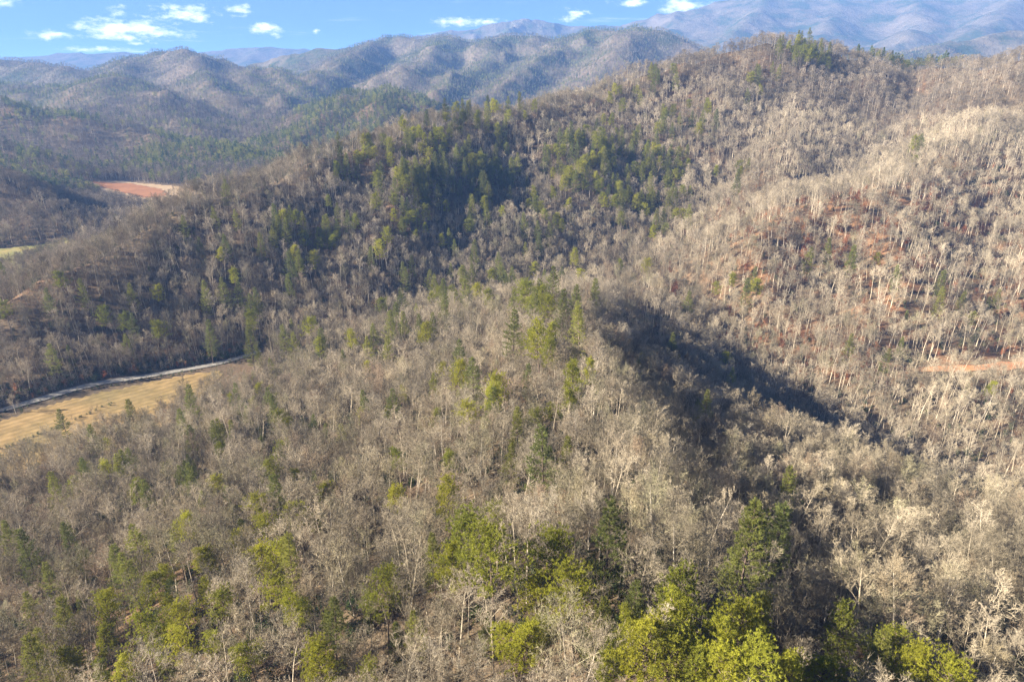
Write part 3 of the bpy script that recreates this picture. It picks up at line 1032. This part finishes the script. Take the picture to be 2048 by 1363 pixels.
# ------------------------------------------------------------------ where the trees stand
def scatter(r0, r1, step, seed):
    """jittered grid inside the view wedge (with a margin on both sides)"""
    rg = np.random.default_rng(seed)
    xs = np.arange(-r1, r1, step); ys = np.arange(-60, r1, step)
    X, Y = np.meshgrid(xs, ys)
    X = (X + rg.uniform(-0.5, 0.5, X.shape) * step * 0.95).ravel(); Y = (Y + rg.uniform(-0.5, 0.5, Y.shape) * step * 0.95).ravel()
    r = np.hypot(X, Y)
    m = (r >= r0) & (r < r1) & (np.abs(X) < Y * 0.90 + 60)
    X, Y = X[m], Y[m]
    keep = np.ones(len(X), bool)
    for poly in CLEAR:
        keep &= ~in_poly(X, Y, poly)
    for pts, hw in STRIPS:
        near = np.zeros(len(X), bool)
        lo, hi = pts.min(0) - hw, pts.max(0) + hw
        bb = (X > lo[0]) & (X < hi[0]) & (Y > lo[1]) & (Y < hi[1])
        if bb.any():
            d = np.hypot(X[bb, None] - pts[None, :, 0], Y[bb, None] - pts[None, :, 1]).min(1)
            near[bb] = d < hw
        keep &= ~near
    X, Y = X[keep], Y[keep]
    Z = ground(X, Y)
    p = np.stack([X, Y, Z + 12], 1)
    u, v, zc = project(p)
    m = (zc > 5) & (v < 1363 + 420) & (u > -420) & (u < 2468)
    return X[m], Y[m], Z[m]


# evergreens read off the photograph: pixel of the crown's middle, kind (R domed, W tiered, S small), relative size
HERO = [
    (905, 1000, 'R', .95, 'domed pine standing alone just behind the central pine cluster'),
    (930, 1062, 'R', 1.05, 'rear domed pine of the bright central cluster'),
    (905, 1118, 'R', 1.0, 'front left domed pine of the bright central cluster'),
    (987, 1098, 'R', 1.1, 'right-hand and widest domed pine of the bright central cluster'),
    (868, 1130, 'W', .75, 'pale slender pine on the left edge of the bright central cluster'),
    (1085, 1112, 'R', 1.0, 'dark shaded pine just right of the bright central cluster'),
    (970, 1035, 'R', .8, 'small dark pine tucked behind the bright central cluster'),
    (1085, 1205, 'R', .85, 'olive domed pine at the foot of the dark shaded pine'),
    (1160, 1178, 'R', .9, 'bushy green pine left of the big tiered white pine'),
    (1213, 1105, 'W', 1.1, 'big pale tiered pine above the lower right pine thicket'),
    (1350, 1200, 'R', 1.0, 'tall domed pine above the thicket, beside the shaded hollow'),
    (1285, 1290, 'R', 1.15, 'brightest and largest yellow pine near the lower edge'),
    (1328, 1335, 'R', 1.0, 'yellow pine at the lower edge right below the brightest pine'),
    (1385, 1275, 'R', 1.0, None), (1395, 1340, 'R', .95, None), (1440, 1290, 'R', 1.0, None),
    (1450, 1345, 'R', 1.05, None), (1500, 1250, 'R', .95, None), (1520, 1215, 'R', .8, None), (1500, 1320, 'R', .95, None),
    (1560, 1340, 'R', .9, None), (1700, 1285, 'R', .95, None), (1755, 1290, 'R', .85, None), (1810, 1320, 'R', .95, None),
    (1640, 1330, 'R', .9, None), (1860, 1345, 'R', .9, None), (1240, 1350, 'R', .8, None), (1745, 1345, 'W', .8, None),
    (1092, 935, 'W', 1.15, 'single cone-shaped pine on the crest beside the shaded slope'),
    (1483, 1125, 'W', 1.05, 'broad rounded white pine at the edge of the right-hand bare wood'),
    (1552, 1085, 'W', 1.05, 'tall white pine just behind the broad rounded white pine'),
    (1570, 985, 'W', .85, 'thin ragged white pine at the mouth of the shaded hollow'),
    (1662, 968, 'S', .7, 'small pine half hidden among the sunlit bare trees at right'),
    (1298, 1140, 'S', .7, 'small bushy pine right of the big pale tiered pine'),
    (1200, 1272, 'W', .75, 'slim pale pine left of the brightest yellow pine'),
    (975, 1265, 'S', .85, 'round fresh-green young pine in the lower middle'),
    (835, 1275, 'W', .6, 'pale olive young pine over the red clay patch'),
    (795, 1290, 'S', .8, 'lower of the two young pines over the red clay patch'),
    (768, 1178, 'R', .85, 'right one of the two dark pines left of the clay patch'),
    (735, 1218, 'R', .8, 'left one of the two dark pines left of the clay patch'),
    (735, 1345, 'R', .7, 'lone yellow pine cut by the lower edge left of the middle'),
    (440, 1222, 'R', .95, 'tall narrow yellow pine in the lower left'),
    (380, 1222, 'R', .9, 'domed pine left of the tall narrow yellow pine'),
    (325, 1158, 'R', .8, 'slim dark-topped pine behind the lower left pines'),
    (282, 1190, 'R', .8, 'olive pine left of the slim dark-topped pine'),
    (325, 1262, 'R', .7, 'low small pine below the lower left domed pine'),
    (250, 1342, 'R', .95, 'bushy dark pine at the lower left edge'),
    (205, 1345, 'R', .8, 'leftmost pine cut by the lower edge'),
    (335, 1335, 'W', .7, 'pale soft pine at the lower edge beside the bushy dark pine'),
    (425, 1290, 'R', .8, 'olive pine at the foot of the tall narrow yellow pine'),
    (635, 1045, 'R', .6, 'small flat-topped pine alone in the left bare wood'),
    (530, 1055, 'R', .75, 'right one of the low pine pair on the left flank'),
    (472, 1085, 'R', .75, 'left one of the low pine pair on the left flank'),
    (802, 915, 'R', .75, 'slender domed pine left of the crest'),
    (905, 930, 'R', .7, 'small dark round pine near the crest'),
    (937, 884, 'S', .75, 'fresh green young pine up the crest'),
    (988, 792, 'R', .85, 'tall slender pine with a bare trunk on the crest'),
    (770, 705, 'W', .85, 'right one of the twin pointed pines on the left shoulder'),
    (744, 675, 'W', .85, 'left one of the twin pointed pines on the left shoulder'),
    (865, 655, 'W', .95, 'dark pointed pine below the knoll, foremost of its row'),
    (886, 622, 'W', .9, None), (832, 630, 'W', .7, None), (912, 608, 'W', .8, None), (632, 652, 'W', .75, 'small pointed pine on the near ridge above the road'),
    (587, 660, 'W', .75, 'leftmost pointed pine on the near ridge line'),
    (978, 597, 'R', .95, None), (945, 578, 'W', .8, None), (1010, 568, 'W', .95, None), (880, 580, 'R', .7, None),
    (1078, 598, 'W', 1.05, 'broad dark pine left of the knoll top'), (1102, 580, 'W', 1.1, 'tallest dark pine at the knoll top'),
    (1062, 612, 'R', .9, None), (1092, 692, 'S', .8, 'bright young pine below the knoll top'), (1122, 655, 'S', .9, 'dark bushy pine in the shade below the knoll top'),
    (1343, 700, 'W', 1.0, 'bright yellow-green pine on the shaded right flank'), (1360, 735, 'S', 1.0, 'lower half-hidden companion of the bright pine on the right flank'),
    (1152, 720, 'S', .95, 'pale young pine on the crest below the knoll'), (1452, 715, 'R', .85, 'round olive pine at the rim of the dark ravine'),
    (1412, 822, 'W', .8, 'dark pointed pine deep in the shaded right flank'), (1145, 510, 'R', 1.15, 'broad round pine on the skyline behind the knoll'),
    (1120, 560, 'W', .9, None), (1165, 548, 'R', .9, None), (1240, 528, 'R', .9, None), (1292, 532, 'R', 1.0, None), (1088, 560, 'W', .8, None),
    (1375, 612, 'W', 1.1, 'dark spreading pine above the head of the ravine'),
    (520, 715, 'W', .6, 'foremost pointed pine of the group near the road end'), (545, 742, 'W', .72, 'largest pine of the group near the road end'), (508, 760, 'W', .62, None),
    (376, 815, 'W', .95, 'bright pointed pine below the hay field'), (437, 882, 'W', .9, 'yellowish columnar pine on the left flank below the field'),
    (262, 660, 'W', .95, 'bright tall pine on the wooded slope above the road'), (258, 690, 'W', .8, None),
    (105, 722, 'W', .9, 'dark broad pine by the road at far left'), (142, 715, 'S', 1.0, None),
    (130, 848, 'W', .8, 'grey-green pine at the edge of the hay field'), (265, 832, 'W', .8, None), (240, 945, 'W', .95, None), (172, 955, 'W', .9, None), (110, 985, 'W', .9, None),
    (190, 880, 'W', .8, None), (385, 888, 'W', .85, None), (465, 868, 'W', .7, None), (60, 1110, 'W', .95, None), (22, 1090, 'W', .9, None),
    (100, 1175, 'W', .85, None), (240, 1140, 'W', .8, None), (455, 1010, 'S', .9, None), (360, 1105, 'W', .6, None), (70, 1230, 'W', .9, None), (90, 1300, 'W', .85, None),
    (165, 1212, 'S', .8, None), (1695, 700, 'W', 1.0, 'broad flat-layered pine on the sunlit right slope'), (1766, 727, 'W', .85, 'narrow pine beside the orange clay track'),
    (1800, 697, 'S', .9, None), (1996, 603, 'W', .85, 'pine near the right margin on the sunlit slope'), (1975, 615, 'W', .7, None), (1812, 640, 'S', .8, None),
]
PATCH = [
    (330, 900, 120, 60, 8, .3), (520, 820, 110, 60, 8, .4), (760, 780, 110, 70, 8, .5), (200, 1080, 110, 90, 7, .4), (420, 1060, 110, 70, 6, .7), (1180, 760, 80, 80, 6, .4),
    (560, 450, 60, 70, 10, .4), (430, 480, 60, 50, 8, .4), (700, 470, 50, 60, 8, .5), (1090, 420, 40, 50, 10, .6), (1330, 420, 40, 40, 8, .4), (760, 300, 40, 30, 8, .5),
    (1000, 560, 70, 18, 10, .4), (880, 600, 70, 20, 10, .3), (760, 650, 60, 25, 7, .3), (1100, 640, 50, 50, 8, .5), (660, 685, 60, 25, 4, .2), (980, 720, 80, 60, 6, .5),
    (1250, 1200, 90, 60, 2, .8), (1050, 1280, 70, 40, 3, .8), (1000, 880, 100, 90, 6, .6), (1350, 780, 90, 60, 5, .5),
    (700, 850, 100, 60, 6, .5), (540, 930, 90, 60, 6, .4), (870, 330, 60, 60, 16, .4), (940, 400, 40, 40, 10, .4), (1150, 310, 50, 50, 14, .6), (1240, 370, 40, 50, 10, .4),  # stands of evergreens: middle pixel, spread in pixels, how many, share of domed pines
    (820, 350, 70, 55, 22, .4), (960, 330, 45, 60, 24, .4), (1010, 345, 30, 40, 12, .4), (870, 280, 50, 30, 14, .5), (800, 430, 50, 50, 12, .6),
    (905, 470, 40, 40, 4, .3), (1185, 275, 40, 25, 14, .6), (1120, 335, 35, 35, 12, .6), (1210, 345, 35, 40, 16, .5), (1300, 300, 50, 45, 16, .4),
    (1335, 350, 30, 35, 10, .4), (1280, 400, 35, 35, 10, .3), (1380, 240, 40, 30, 6, .4), (1600, 85, 30, 22, 16, .4), (1640, 110, 22, 12, 10, .4), (1760, 85, 18, 6, 6, .4),
    (940, 228, 50, 12, 10, .6), (1010, 207, 35, 8, 6, .5), (1250, 195, 30, 20, 6, .5), (1330, 150, 40, 10, 6, .5), (1500, 150, 40, 30, 6, .4), (1410, 230, 20, 20, 4, .3),
    (640, 500, 70, 70, 8, .5), (480, 600, 90, 60, 9, .4), (330, 600, 80, 60, 6, .3), (150, 590, 90, 50, 7, .3),
    (200, 940, 90, 60, 4, .2), (120, 1120, 90, 90, 3, .2), (300, 1180, 120, 80, 6, .9), (560, 1150, 110, 90, 7, .9), (620, 1270, 110, 50, 5, .9), (660, 960, 110, 60, 6, .8), (480, 900, 80, 50, 4, .6), (330, 960, 80, 50, 6, .2), (560, 800, 60, 50, 6, .4), (150, 1290, 80, 50, 4, .6),
    (1840, 295, 15, 20, 3, .2), (1475, 575, 60, 20, 6, .3), (1900, 620, 80, 30, 4, .2), (1700, 520, 100, 30, 6, .2), (1960, 780, 60, 60, 3, .3),
    (1010, 500, 60, 30, 4, .5), (850, 560, 50, 20, 4, .3), (1120, 620, 60, 40, 4, .4), (1300, 250, 60, 30, 6, .5), (700, 330, 40, 30, 5, .5), (1480, 345, 40, 30, 4, .3),
    
]
TREES = {'bare': [], 'pine': [], 'rust': []}     # x, y, z, form kind, form index, scale, label


def add_tree(store, u, v, kind, sc, label, rg, over=0.5):
    n = len(FORMS[kind])
    if kind == 'tier_pine':
        fi = int(rg.integers(0, 4))
    else:
        fi = int(rg.integers(0, n))
    H = FORMS[kind][fi][3]
    mid = {'round_pine': 0.76, 'tier_pine': 0.60, 'rust': 0.6}.get(kind, 0.5) * H * sc
    q = hit(u, v, mid)
    if q is None:
        return
    store.append([*q, kind, fi, sc, label])


prg = np.random.default_rng(5)
for (u, v, k, sc, lab) in HERO:
    sc *= 0.98 if v > 1180 else 1.15 if v > 850 else 1.32
    kind = {'R': 'round_pine', 'W': 'tier_pine', 'S': 'tier_pine'}[k]
    if k == 'S':
        fi = int(prg.integers(4, 7))
        q = hit(u, v, FORMS[kind][fi][3] * sc * 0.5)
        if q: TREES['pine'].append([*q, kind, fi, sc, lab])
    else:
        add_tree(TREES['pine'], u, v, kind, sc, lab, prg)
for (u, v, su, sv, n, dom) in PATCH:
    for _ in range(int(n * 1.45) if v < 450 else n):
        add_tree(TREES['pine'], u + prg.normal() * su * 0.7, v + prg.normal() * sv * 0.7, 'round_pine' if prg.uniform() < dom else 'tier_pine',
                 prg.uniform(1.1, 1.5) if v < 760 else prg.uniform(0.65, 1.05), None, prg)
for (u, v, su, sv, n) in ((1845, 345, 14, 6, 4), (1912, 366, 14, 6, 4), (1700, 470, 120, 40, 18), (1600, 530, 70, 22, 9), (1360, 560, 40, 15, 6),
                          (1850, 440, 60, 40, 16), (1720, 400, 90, 30, 14), (1545, 145, 8, 3, 1), (1120, 1010, 4, 4, 1), (1460, 610, 20, 10, 2), (1820, 500, 80, 30, 6), (862, 222, 3, 2, 1),
                          (1780, 400, 80, 30, 6)):
    for _ in range(n):
        add_tree(TREES['rust'], u + prg.normal() * su, v + prg.normal() * sv, 'rust', prg.uniform(1.2, 1.8), None, prg)

pine_xy = np.array([(t[0], t[1]) for t in TREES['pine']])

# stuff lists: kind -> [x, y, z, form kind, form index, scale]
STUFF = {'bare': [], 'pine': [], 'brush': []}


def evergreen_share(x, y):
    r = np.hypot(x, y)
    n = fbm(x / 260, y / 260, 71, 4)
    s = 0.14 + sstep(-0.08, 0.25, n) * 0.72
    u, v, zc = project(np.stack([x, y, ground(x, y) + 10], -1))
    # the dark green hill beyond the valley and the green lower flanks of the far ridge
    s = np.maximum(s, 0.85 * (np.hypot((u - 730) / 150, (v - 210) / 45) < 1) * (r > 1300))
    s = np.maximum(s, 0.5 * (np.hypot((u - 1050) / 230, (v - 150) / 70) < 1) * (r > 1300))
    return np.where(r < 1200, 0.0, np.where(r < 1400, s * 0.7, s))


def fill(r0, r1, step, seed, bare_kind, pine_kind):
    X, Y, Z = scatter(r0, r1, step, seed)
    rg = np.random.default_rng(seed + 1)
    ev = evergreen_share(X, Y)
    dens = fbm(X / 60, Y / 60, 81, 3)
    near = np.zeros(len(X), bool)
    if r0 < 900:
        for s in range(0, len(X), 4000):
            d2 = (X[s:s + 4000, None] - pine_xy[None, :, 0]) ** 2 + (Y[s:s + 4000, None] - pine_xy[None, :, 1]) ** 2
            near[s:s + 4000] = d2.min(1) < (5.2 if r1 > 400 else 4.4) ** 2
    for i in range(len(X)):
        if rg.uniform() < ev[i]:
            nf = len(FORMS[pine_kind])
            STUFF['pine'].append((X[i], Y[i], Z[i], pine_kind, int(rg.integers(nf)), rg.uniform(0.7, 1.1) * (0.72 if r0 > 2000 else 1)))
            continue
        if dens[i] < -0.6 and r1 < 1500:
            continue
        if near[i]:
            continue
        nf = len(FORMS[bare_kind])
        sc = rg.uniform(0.55, 1.05) if r1 <= 400 else rg.uniform(0.62, 1.1) * (0.75 if r0 > 2000 else 1)
        fi = int(rg.integers(nf))
        if bare_kind == 'bare' and X[i] > 150 and Y[i] > 280:        # tall straight poles, set wider, on the right slope
            if rg.uniform() < (0.35 if math.hypot(X[i] - 330, Y[i] - 560) < 140 else 0.08):
                continue
            if rg.uniform() < 0.5:
                fi = int(rg.integers(4, 7))
                sc = rg.uniform(0.85, 1.2)
        (TREES['bare'] if bare_kind == 'bare' and r1 <= 400 else STUFF['bare']).append(
            [X[i], Y[i], Z[i], bare_kind, fi, sc, None])


fill(0, 400, 5.5, 1001, 'bare', 'tier_pine')
fill(400, 1000, 6.2, 1002, 'bare', 'tier_pine')
fill(1000, 1500, 6.5, 1003, 'far_bare', 'far_pine')
fill(1500, 2300, 9.0, 1004, 'far_bare', 'far_pine')
fill(2300, 4200, 11.5, 1005, 'far_bare', 'far_pine')


def brush(r0, r1, step, seed, share):
    X, Y, Z = scatter(r0, r1, step, seed)
    rg = np.random.default_rng(seed + 1)
    n = fbm(X / 45, Y / 45, 91, 3)
    for i in range(len(X)):
        w = rg.uniform()
        if w > share + 0.5 * max(n[i], 0):
            continue
        k = 'laurel' if rg.uniform() < 0.25 + (0.25 if X[i] < -40 else 0) + 0.6 * max(n[i], 0) else 'sapling'
        if k == 'sapling' and X[i] > 150 and Y[i] > 330 and np.hypot(X[i] - 330, Y[i] - 560) < 200 and rg.uniform() < 0.9 * float(np.clip((n[i] + 0.25) / 0.35, 0, 1)):
            k = 'rust'
        STUFF['brush'].append((X[i], Y[i], Z[i], k, int(rg.integers(len(FORMS[k]))), rg.uniform(0.55, 1.15) * (0.85 if k == 'rust' else 1)))


brush(0, 500, 3.7, 1011, 0.75)
brush(500, 950, 5.8, 1012, 0.45)
# brush along the ditch below the road and between the two halves of the hay field
for pts, off in ((np.array(HEDGE), 0.0), (road_pts - np.array([0.0, 6.0]), 0.0)):
    for i in range(len(pts) - 1):
        L = np.hypot(*(pts[i + 1] - pts[i]))
        for q in np.arange(0, L, 1.3 if off == 0 and len(pts) < 10 else 2.2):
            p = pts[i] + (pts[i + 1] - pts[i]) * q / L + prg.normal(size=2) * 0.9
            if prg.uniform() < 0.2: continue
            STUFF['brush'].append((p[0], p[1], float(ground(p[0], p[1])), 'sapling' if prg.uniform() < .35 else 'laurel', int(prg.integers(2)), prg.uniform(.3, .62)))

# thick brushy forest edge on the upper side of the road
for off, n_ in ((6.5, 1.6), (9.0, 1.7), (13.5, 2.0), (17.0, 2.4)):
    pts = road_pts + np.array([-off * 0.35, off])
    for i in range(len(pts) - 1):
        L_ = np.hypot(*(pts[i + 1] - pts[i]))
        for q in np.arange(0, L_, n_):
            p = pts[i] + (pts[i + 1] - pts[i]) * q / L_ + prg.normal(size=2) * 1.2
            k = ('sapling', 'laurel', 'rust')[int(prg.choice(3, p=(0.6, 0.3, 0.1)))]
            STUFF['brush'].append((p[0], p[1], float(ground(p[0], p[1])), k, int(prg.integers(2)), prg.uniform(.6, 1.25) * (0.6 if k == 'rust' else 1)))

# the nearest and largest become single objects, the rest of each kind one mass
def split_nearest(rows, n, inside=True):
    a = np.array([(t[0], t[1], t[2] + 12) for t in rows])
    u, v, zc = project(a)
    vis = (u > -15) & (u < 2063) & (v > -10) & (v < 1400)
    order = np.argsort(np.where(vis, zc, 1e6 + zc))
    return [rows[i] for i in order[:n]], [rows[i] for i in order[n:]]


bare_one, rest = split_nearest(TREES['bare'], 300)
STUFF['bare'] += rest
lab = [t for t in TREES['pine'] if t[6]]
nol = [t for t in TREES['pine'] if not t[6]]
pine_one, rest = split_nearest(nol, 300 - len(lab))
pine_one = lab + pine_one
STUFF['pine'] += rest
rust_one = TREES['rust']

ZONES = [  # first zone whose test holds gives the wording: test on the pixel of the crown
    (lambda u, v: v > 1180 and u > 1560, 'in the lower right corner'),
    (lambda u, v: v > 1180 and u > 1180, 'by the lower right pine thicket'),
    (lambda u, v: v > 1180 and u > 960, 'left of the brightest yellow pine'),
    (lambda u, v: v > 1180 and u > 700, 'near the lower edge clay patches'),
    (lambda u, v: v > 1180 and u > 330, 'among the lower left pines'),
    (lambda u, v: v > 1180, 'in the dim lower left corner'),
    (lambda u, v: u > 1780 and v > 900, 'by the right margin above the corner'),
    (lambda u, v: u > 1530 and v > 900, 'just right of the white pines'),
    (lambda u, v: u > 1320 and v > 980, 'in the hollow left of the white pines'),
    (lambda u, v: u > 1120 and v > 980, 'below the cone-shaped crest pine'),
    (lambda u, v: u > 1120 and v > 640, 'on the shaded right flank'),
    (lambda u, v: u > 820 and v > 980, 'round the bright central pine cluster'),
    (lambda u, v: u > 820 and v > 640, 'on the crest below the knoll'),
    (lambda u, v: u > 480 and v > 980, 'on the left flank below the crest'),
    (lambda u, v: u > 480 and v > 640, 'on the upper left shoulder'),
    (lambda u, v: v > 1050, 'at the left margin below the field'),
    (lambda u, v: v > 900, 'at the near edge of the field'),
    (lambda u, v: v > 740, 'around the hay field'),
    (lambda u, v: v > 560 and u < 480, 'on the slope above the gravel road'),
    (lambda u, v: v > 470 and 480 <= u < 800, 'along the skyline left of the knoll'),
    (lambda u, v: v > 470 and 800 <= u < 960, 'on the left shoulder of the knoll'),
    (lambda u, v: v > 470 and 960 <= u < 1090, 'just left of the knoll top'),
    (lambda u, v: v > 470 and 1090 <= u < 1320, 'right of the knoll top'),
    (lambda u, v: u < 740, 'on the left end of the middle ridge'),
    (lambda u, v: u < 1075, 'on the green spur left of the deep gully'),
    (lambda u, v: u < 1450 and v > 170, 'on the lit spurs right of the gully'),
    (lambda u, v: v < 170, 'on the summit skyline'),
    (lambda u, v: u > 1860 and v < 420, 'high at the right margin'),
    (lambda u, v: u > 1860, 'at the right margin beyond the ravine'),
    (lambda u, v: u > 1700 and v < 420, 'high on the sunlit right slope'),
    (lambda u, v: u > 1700, 'midway up the sunlit right slope'),
    (lambda u, v: True, 'on the orange spur at right'),
]
ORD = ['leftmost', 'second', 'third', 'fourth', 'fifth', 'sixth', 'seventh', 'eighth', 'ninth', 'tenth', 'eleventh', 'twelfth', 'thirteenth', 'fourteenth']


def wording_of(rows, words):
    """label rows: own wording if it has one, else look + order from the left + zone"""
    bins = {}
    for i, (x, y, z, kind, fi, sc, label) in enumerate(rows):
        if label:
            continue
        H = FORMS[kind][fi][3] * sc
        look = words(kind, fi, H)
        u, v, _ = project(np.array([x, y, z + H * 0.6]))
        bins.setdefault((look, zone(x, y, z, H * 0.6)), []).append((float(u), i))
    for (look, where), mem in bins.items():
        mem.sort()
        n = len(mem)
        for k, (_, i) in enumerate(mem):
            if n == 1:
                t = look
            elif k == 0:
                t = 'leftmost ' + look
            elif k == n - 1:
                t = 'rightmost ' + look
            elif k < len(ORD):
                t = look + ', ' + ORD[k] + ' from left,'
            else:
                m = n - 1 - k
                t = look + ', ' + (ORD[m] if m < len(ORD) else '%d places' % (m + 1)) + ' from right,'
            rows[i][6] = t + ' ' + where


def zone(x, y, z, h):
    u, v, _ = project(np.array([x, y, z + h]))
    for test, text in ZONES:
        if test(u, v):
            return text


def place(name, rows, cat, words, group):
    wording_of(rows, words)
    for x, y, z, kind, fi, sc, label in rows:
        trunk, crown, whole, H = FORMS[kind][fi]
        root = link(name, None)
        root.location = (x, y, z)
        root.rotation_euler = (prg.normal() * 0.035, prg.normal() * 0.035, prg.uniform(0, 6.283))
        root.scale = (sc * prg.uniform(0.93, 1.07), sc * prg.uniform(0.93, 1.07), sc)
        root['category'] = cat
        root['group'] = group
        root['label'] = label
        link('trunk', trunk, parent=root)
        link('crown', crown, parent=root)


def size_word(H, a, b):
    return 'small ' if H < a else 'tall ' if H > b else ''


def bare_words(kind, fi, H):
    return size_word(H, 17, 20) + ('grey leafless tree', 'slim leafless tree', 'broad low-forked leafless tree')[0 if fi < 4 else 1 if fi < 7 else 2]


def pine_words(kind, fi, H):
    if kind == 'round_pine':
        return size_word(H, 18, 23) + 'domed yellow-green pine'
    return size_word(H, 20, 26) + 'tiered soft-green pine' if fi < 4 else 'bushy young pine'


place('pine_tree', pine_one, 'pine tree', pine_words, 'pines scattered over the hills')
place('bare_tree', bare_one, 'bare tree', bare_words, 'leafless trees of the near hill')
place('rust_leaved_tree', rust_one, 'tree', lambda k, f, H: size_word(H, 12.5, 15.5) + 'rusty-leaved tree', 'rusty leaved trees')


# ------------------------------------------------------------------ the uncountable rest of the wood
def mass(name, rows, label, cat):
    kinds = sorted({r[3] for r in rows})
    coll = bpy.data.collections.new(name + '_forms')
    index = {}
    for k in kinds:
        for i, (trunk, crown, whole, H) in enumerate(FORMS[k]):
            o = bpy.data.objects.new('%s_%03d' % (name, len(index)), whole)
            coll.objects.link(o)
            index[(k, i)] = len(index)
    rg = np.random.default_rng(len(rows))
    n = len(rows)
    me = bpy.data.meshes.new(name)
    me.vertices.add(n)
    me.vertices.foreach_set('co', np.array([r[:3] for r in rows], np.float32).ravel())
    a = me.attributes.new('spin', 'FLOAT_VECTOR', 'POINT')
    a.data.foreach_set('vector', np.stack([rg.normal(size=n) * 0.035, rg.normal(size=n) * 0.035, rg.uniform(0, 6.283, n)], 1).astype(np.float32).ravel())
    a = me.attributes.new('size', 'FLOAT', 'POINT')
    a.data.foreach_set('value', np.array([r[5] for r in rows], np.float32))
    a = me.attributes.new('form', 'INT', 'POINT')
    a.data.foreach_set('value', np.array([index[(r[3], r[4])] for r in rows], np.int32))
    o = link(name, me, 'stuff', label, cat)
    ng = bpy.data.node_groups.new(name, 'GeometryNodeTree')
    ng.interface.new_socket('Geometry', in_out='INPUT', socket_type='NodeSocketGeometry')
    ng.interface.new_socket('Geometry', in_out='OUTPUT', socket_type='NodeSocketGeometry')
    N, L = ng.nodes, ng.links
    gi, go = N.new('NodeGroupInput'), N.new('NodeGroupOutput')
    inst = N.new('GeometryNodeInstanceOnPoints')
    ci = N.new('GeometryNodeCollectionInfo')
    ci.inputs['Collection'].default_value = coll
    ci.inputs['Separate Children'].default_value = True
    ci.inputs['Reset Children'].default_value = True
    inst.inputs['Pick Instance'].default_value = True

    def attr(nm, t):
        q = N.new('GeometryNodeInputNamedAttribute')
        q.data_type = t
        q.inputs['Name'].default_value = nm
        return q.outputs['Attribute']
    e2r = N.new('FunctionNodeEulerToRotation')
    L.new(attr('spin', 'FLOAT_VECTOR'), e2r.inputs[0])
    L.new(gi.outputs[0], inst.inputs['Points'])
    L.new(ci.outputs[0], inst.inputs['Instance'])
    L.new(attr('form', 'INT'), inst.inputs['Instance Index'])
    L.new(e2r.outputs[0], inst.inputs['Rotation'])
    L.new(attr('size', 'FLOAT'), inst.inputs['Scale'])
    L.new(inst.outputs[0], go.inputs[0])
    md = o.modifiers.new('stand', 'NODES')
    md.node_group = ng
    return o


mass('leafless_woodland', STUFF['bare'], 'grey brown leafless forest covering all the hills', 'forest')
mass('evergreen_woodland', STUFF['pine'], 'distant green pine stands on the far hills', 'forest')
mass('underbrush', STUFF['brush'], 'low saplings and laurel thicket under the bare trees', 'underbrush')
print('COUNTS', {k: len(v) for k, v in STUFF.items()}, len(bare_one), len(pine_one), len(rust_one),
      'tris', sum(len(m.polygons) for m in bpy.data.meshes))

def build_haze():
    x0, x1, y0, y1, z0, z1 = -8700, 8700, -700, 8950, ZMIN - 1.5, ZMAX + 35
    v = [(x, y, z) for z in (z0, z1) for y in (y0, y1) for x in (x0, x1)]
    f = [(0, 2, 3, 1), (4, 5, 7, 6), (0, 1, 5, 4), (2, 6, 7, 3), (0, 4, 6, 2), (1, 3, 7, 5)]
    m = bpy.data.materials.new('haze_air')
    m.use_nodes = True
    N, L = m.node_tree.nodes, m.node_tree.links
    N.remove(N['Principled BSDF'])
    pv = N.new('ShaderNodeVolumePrincipled')
    pv.inputs['Color'].default_value = (0.22, 0.44, 1.0, 1)
    pv.inputs['Density'].default_value = 1.1e-4
    L.new(pv.outputs[0], N['Material Output'].inputs['Volume'])
    me = mesh_from('haze', v, f, [m])
    link('haze', me, 'stuff', 'pale blue haze hanging over the far hills', 'haze')


build_haze()
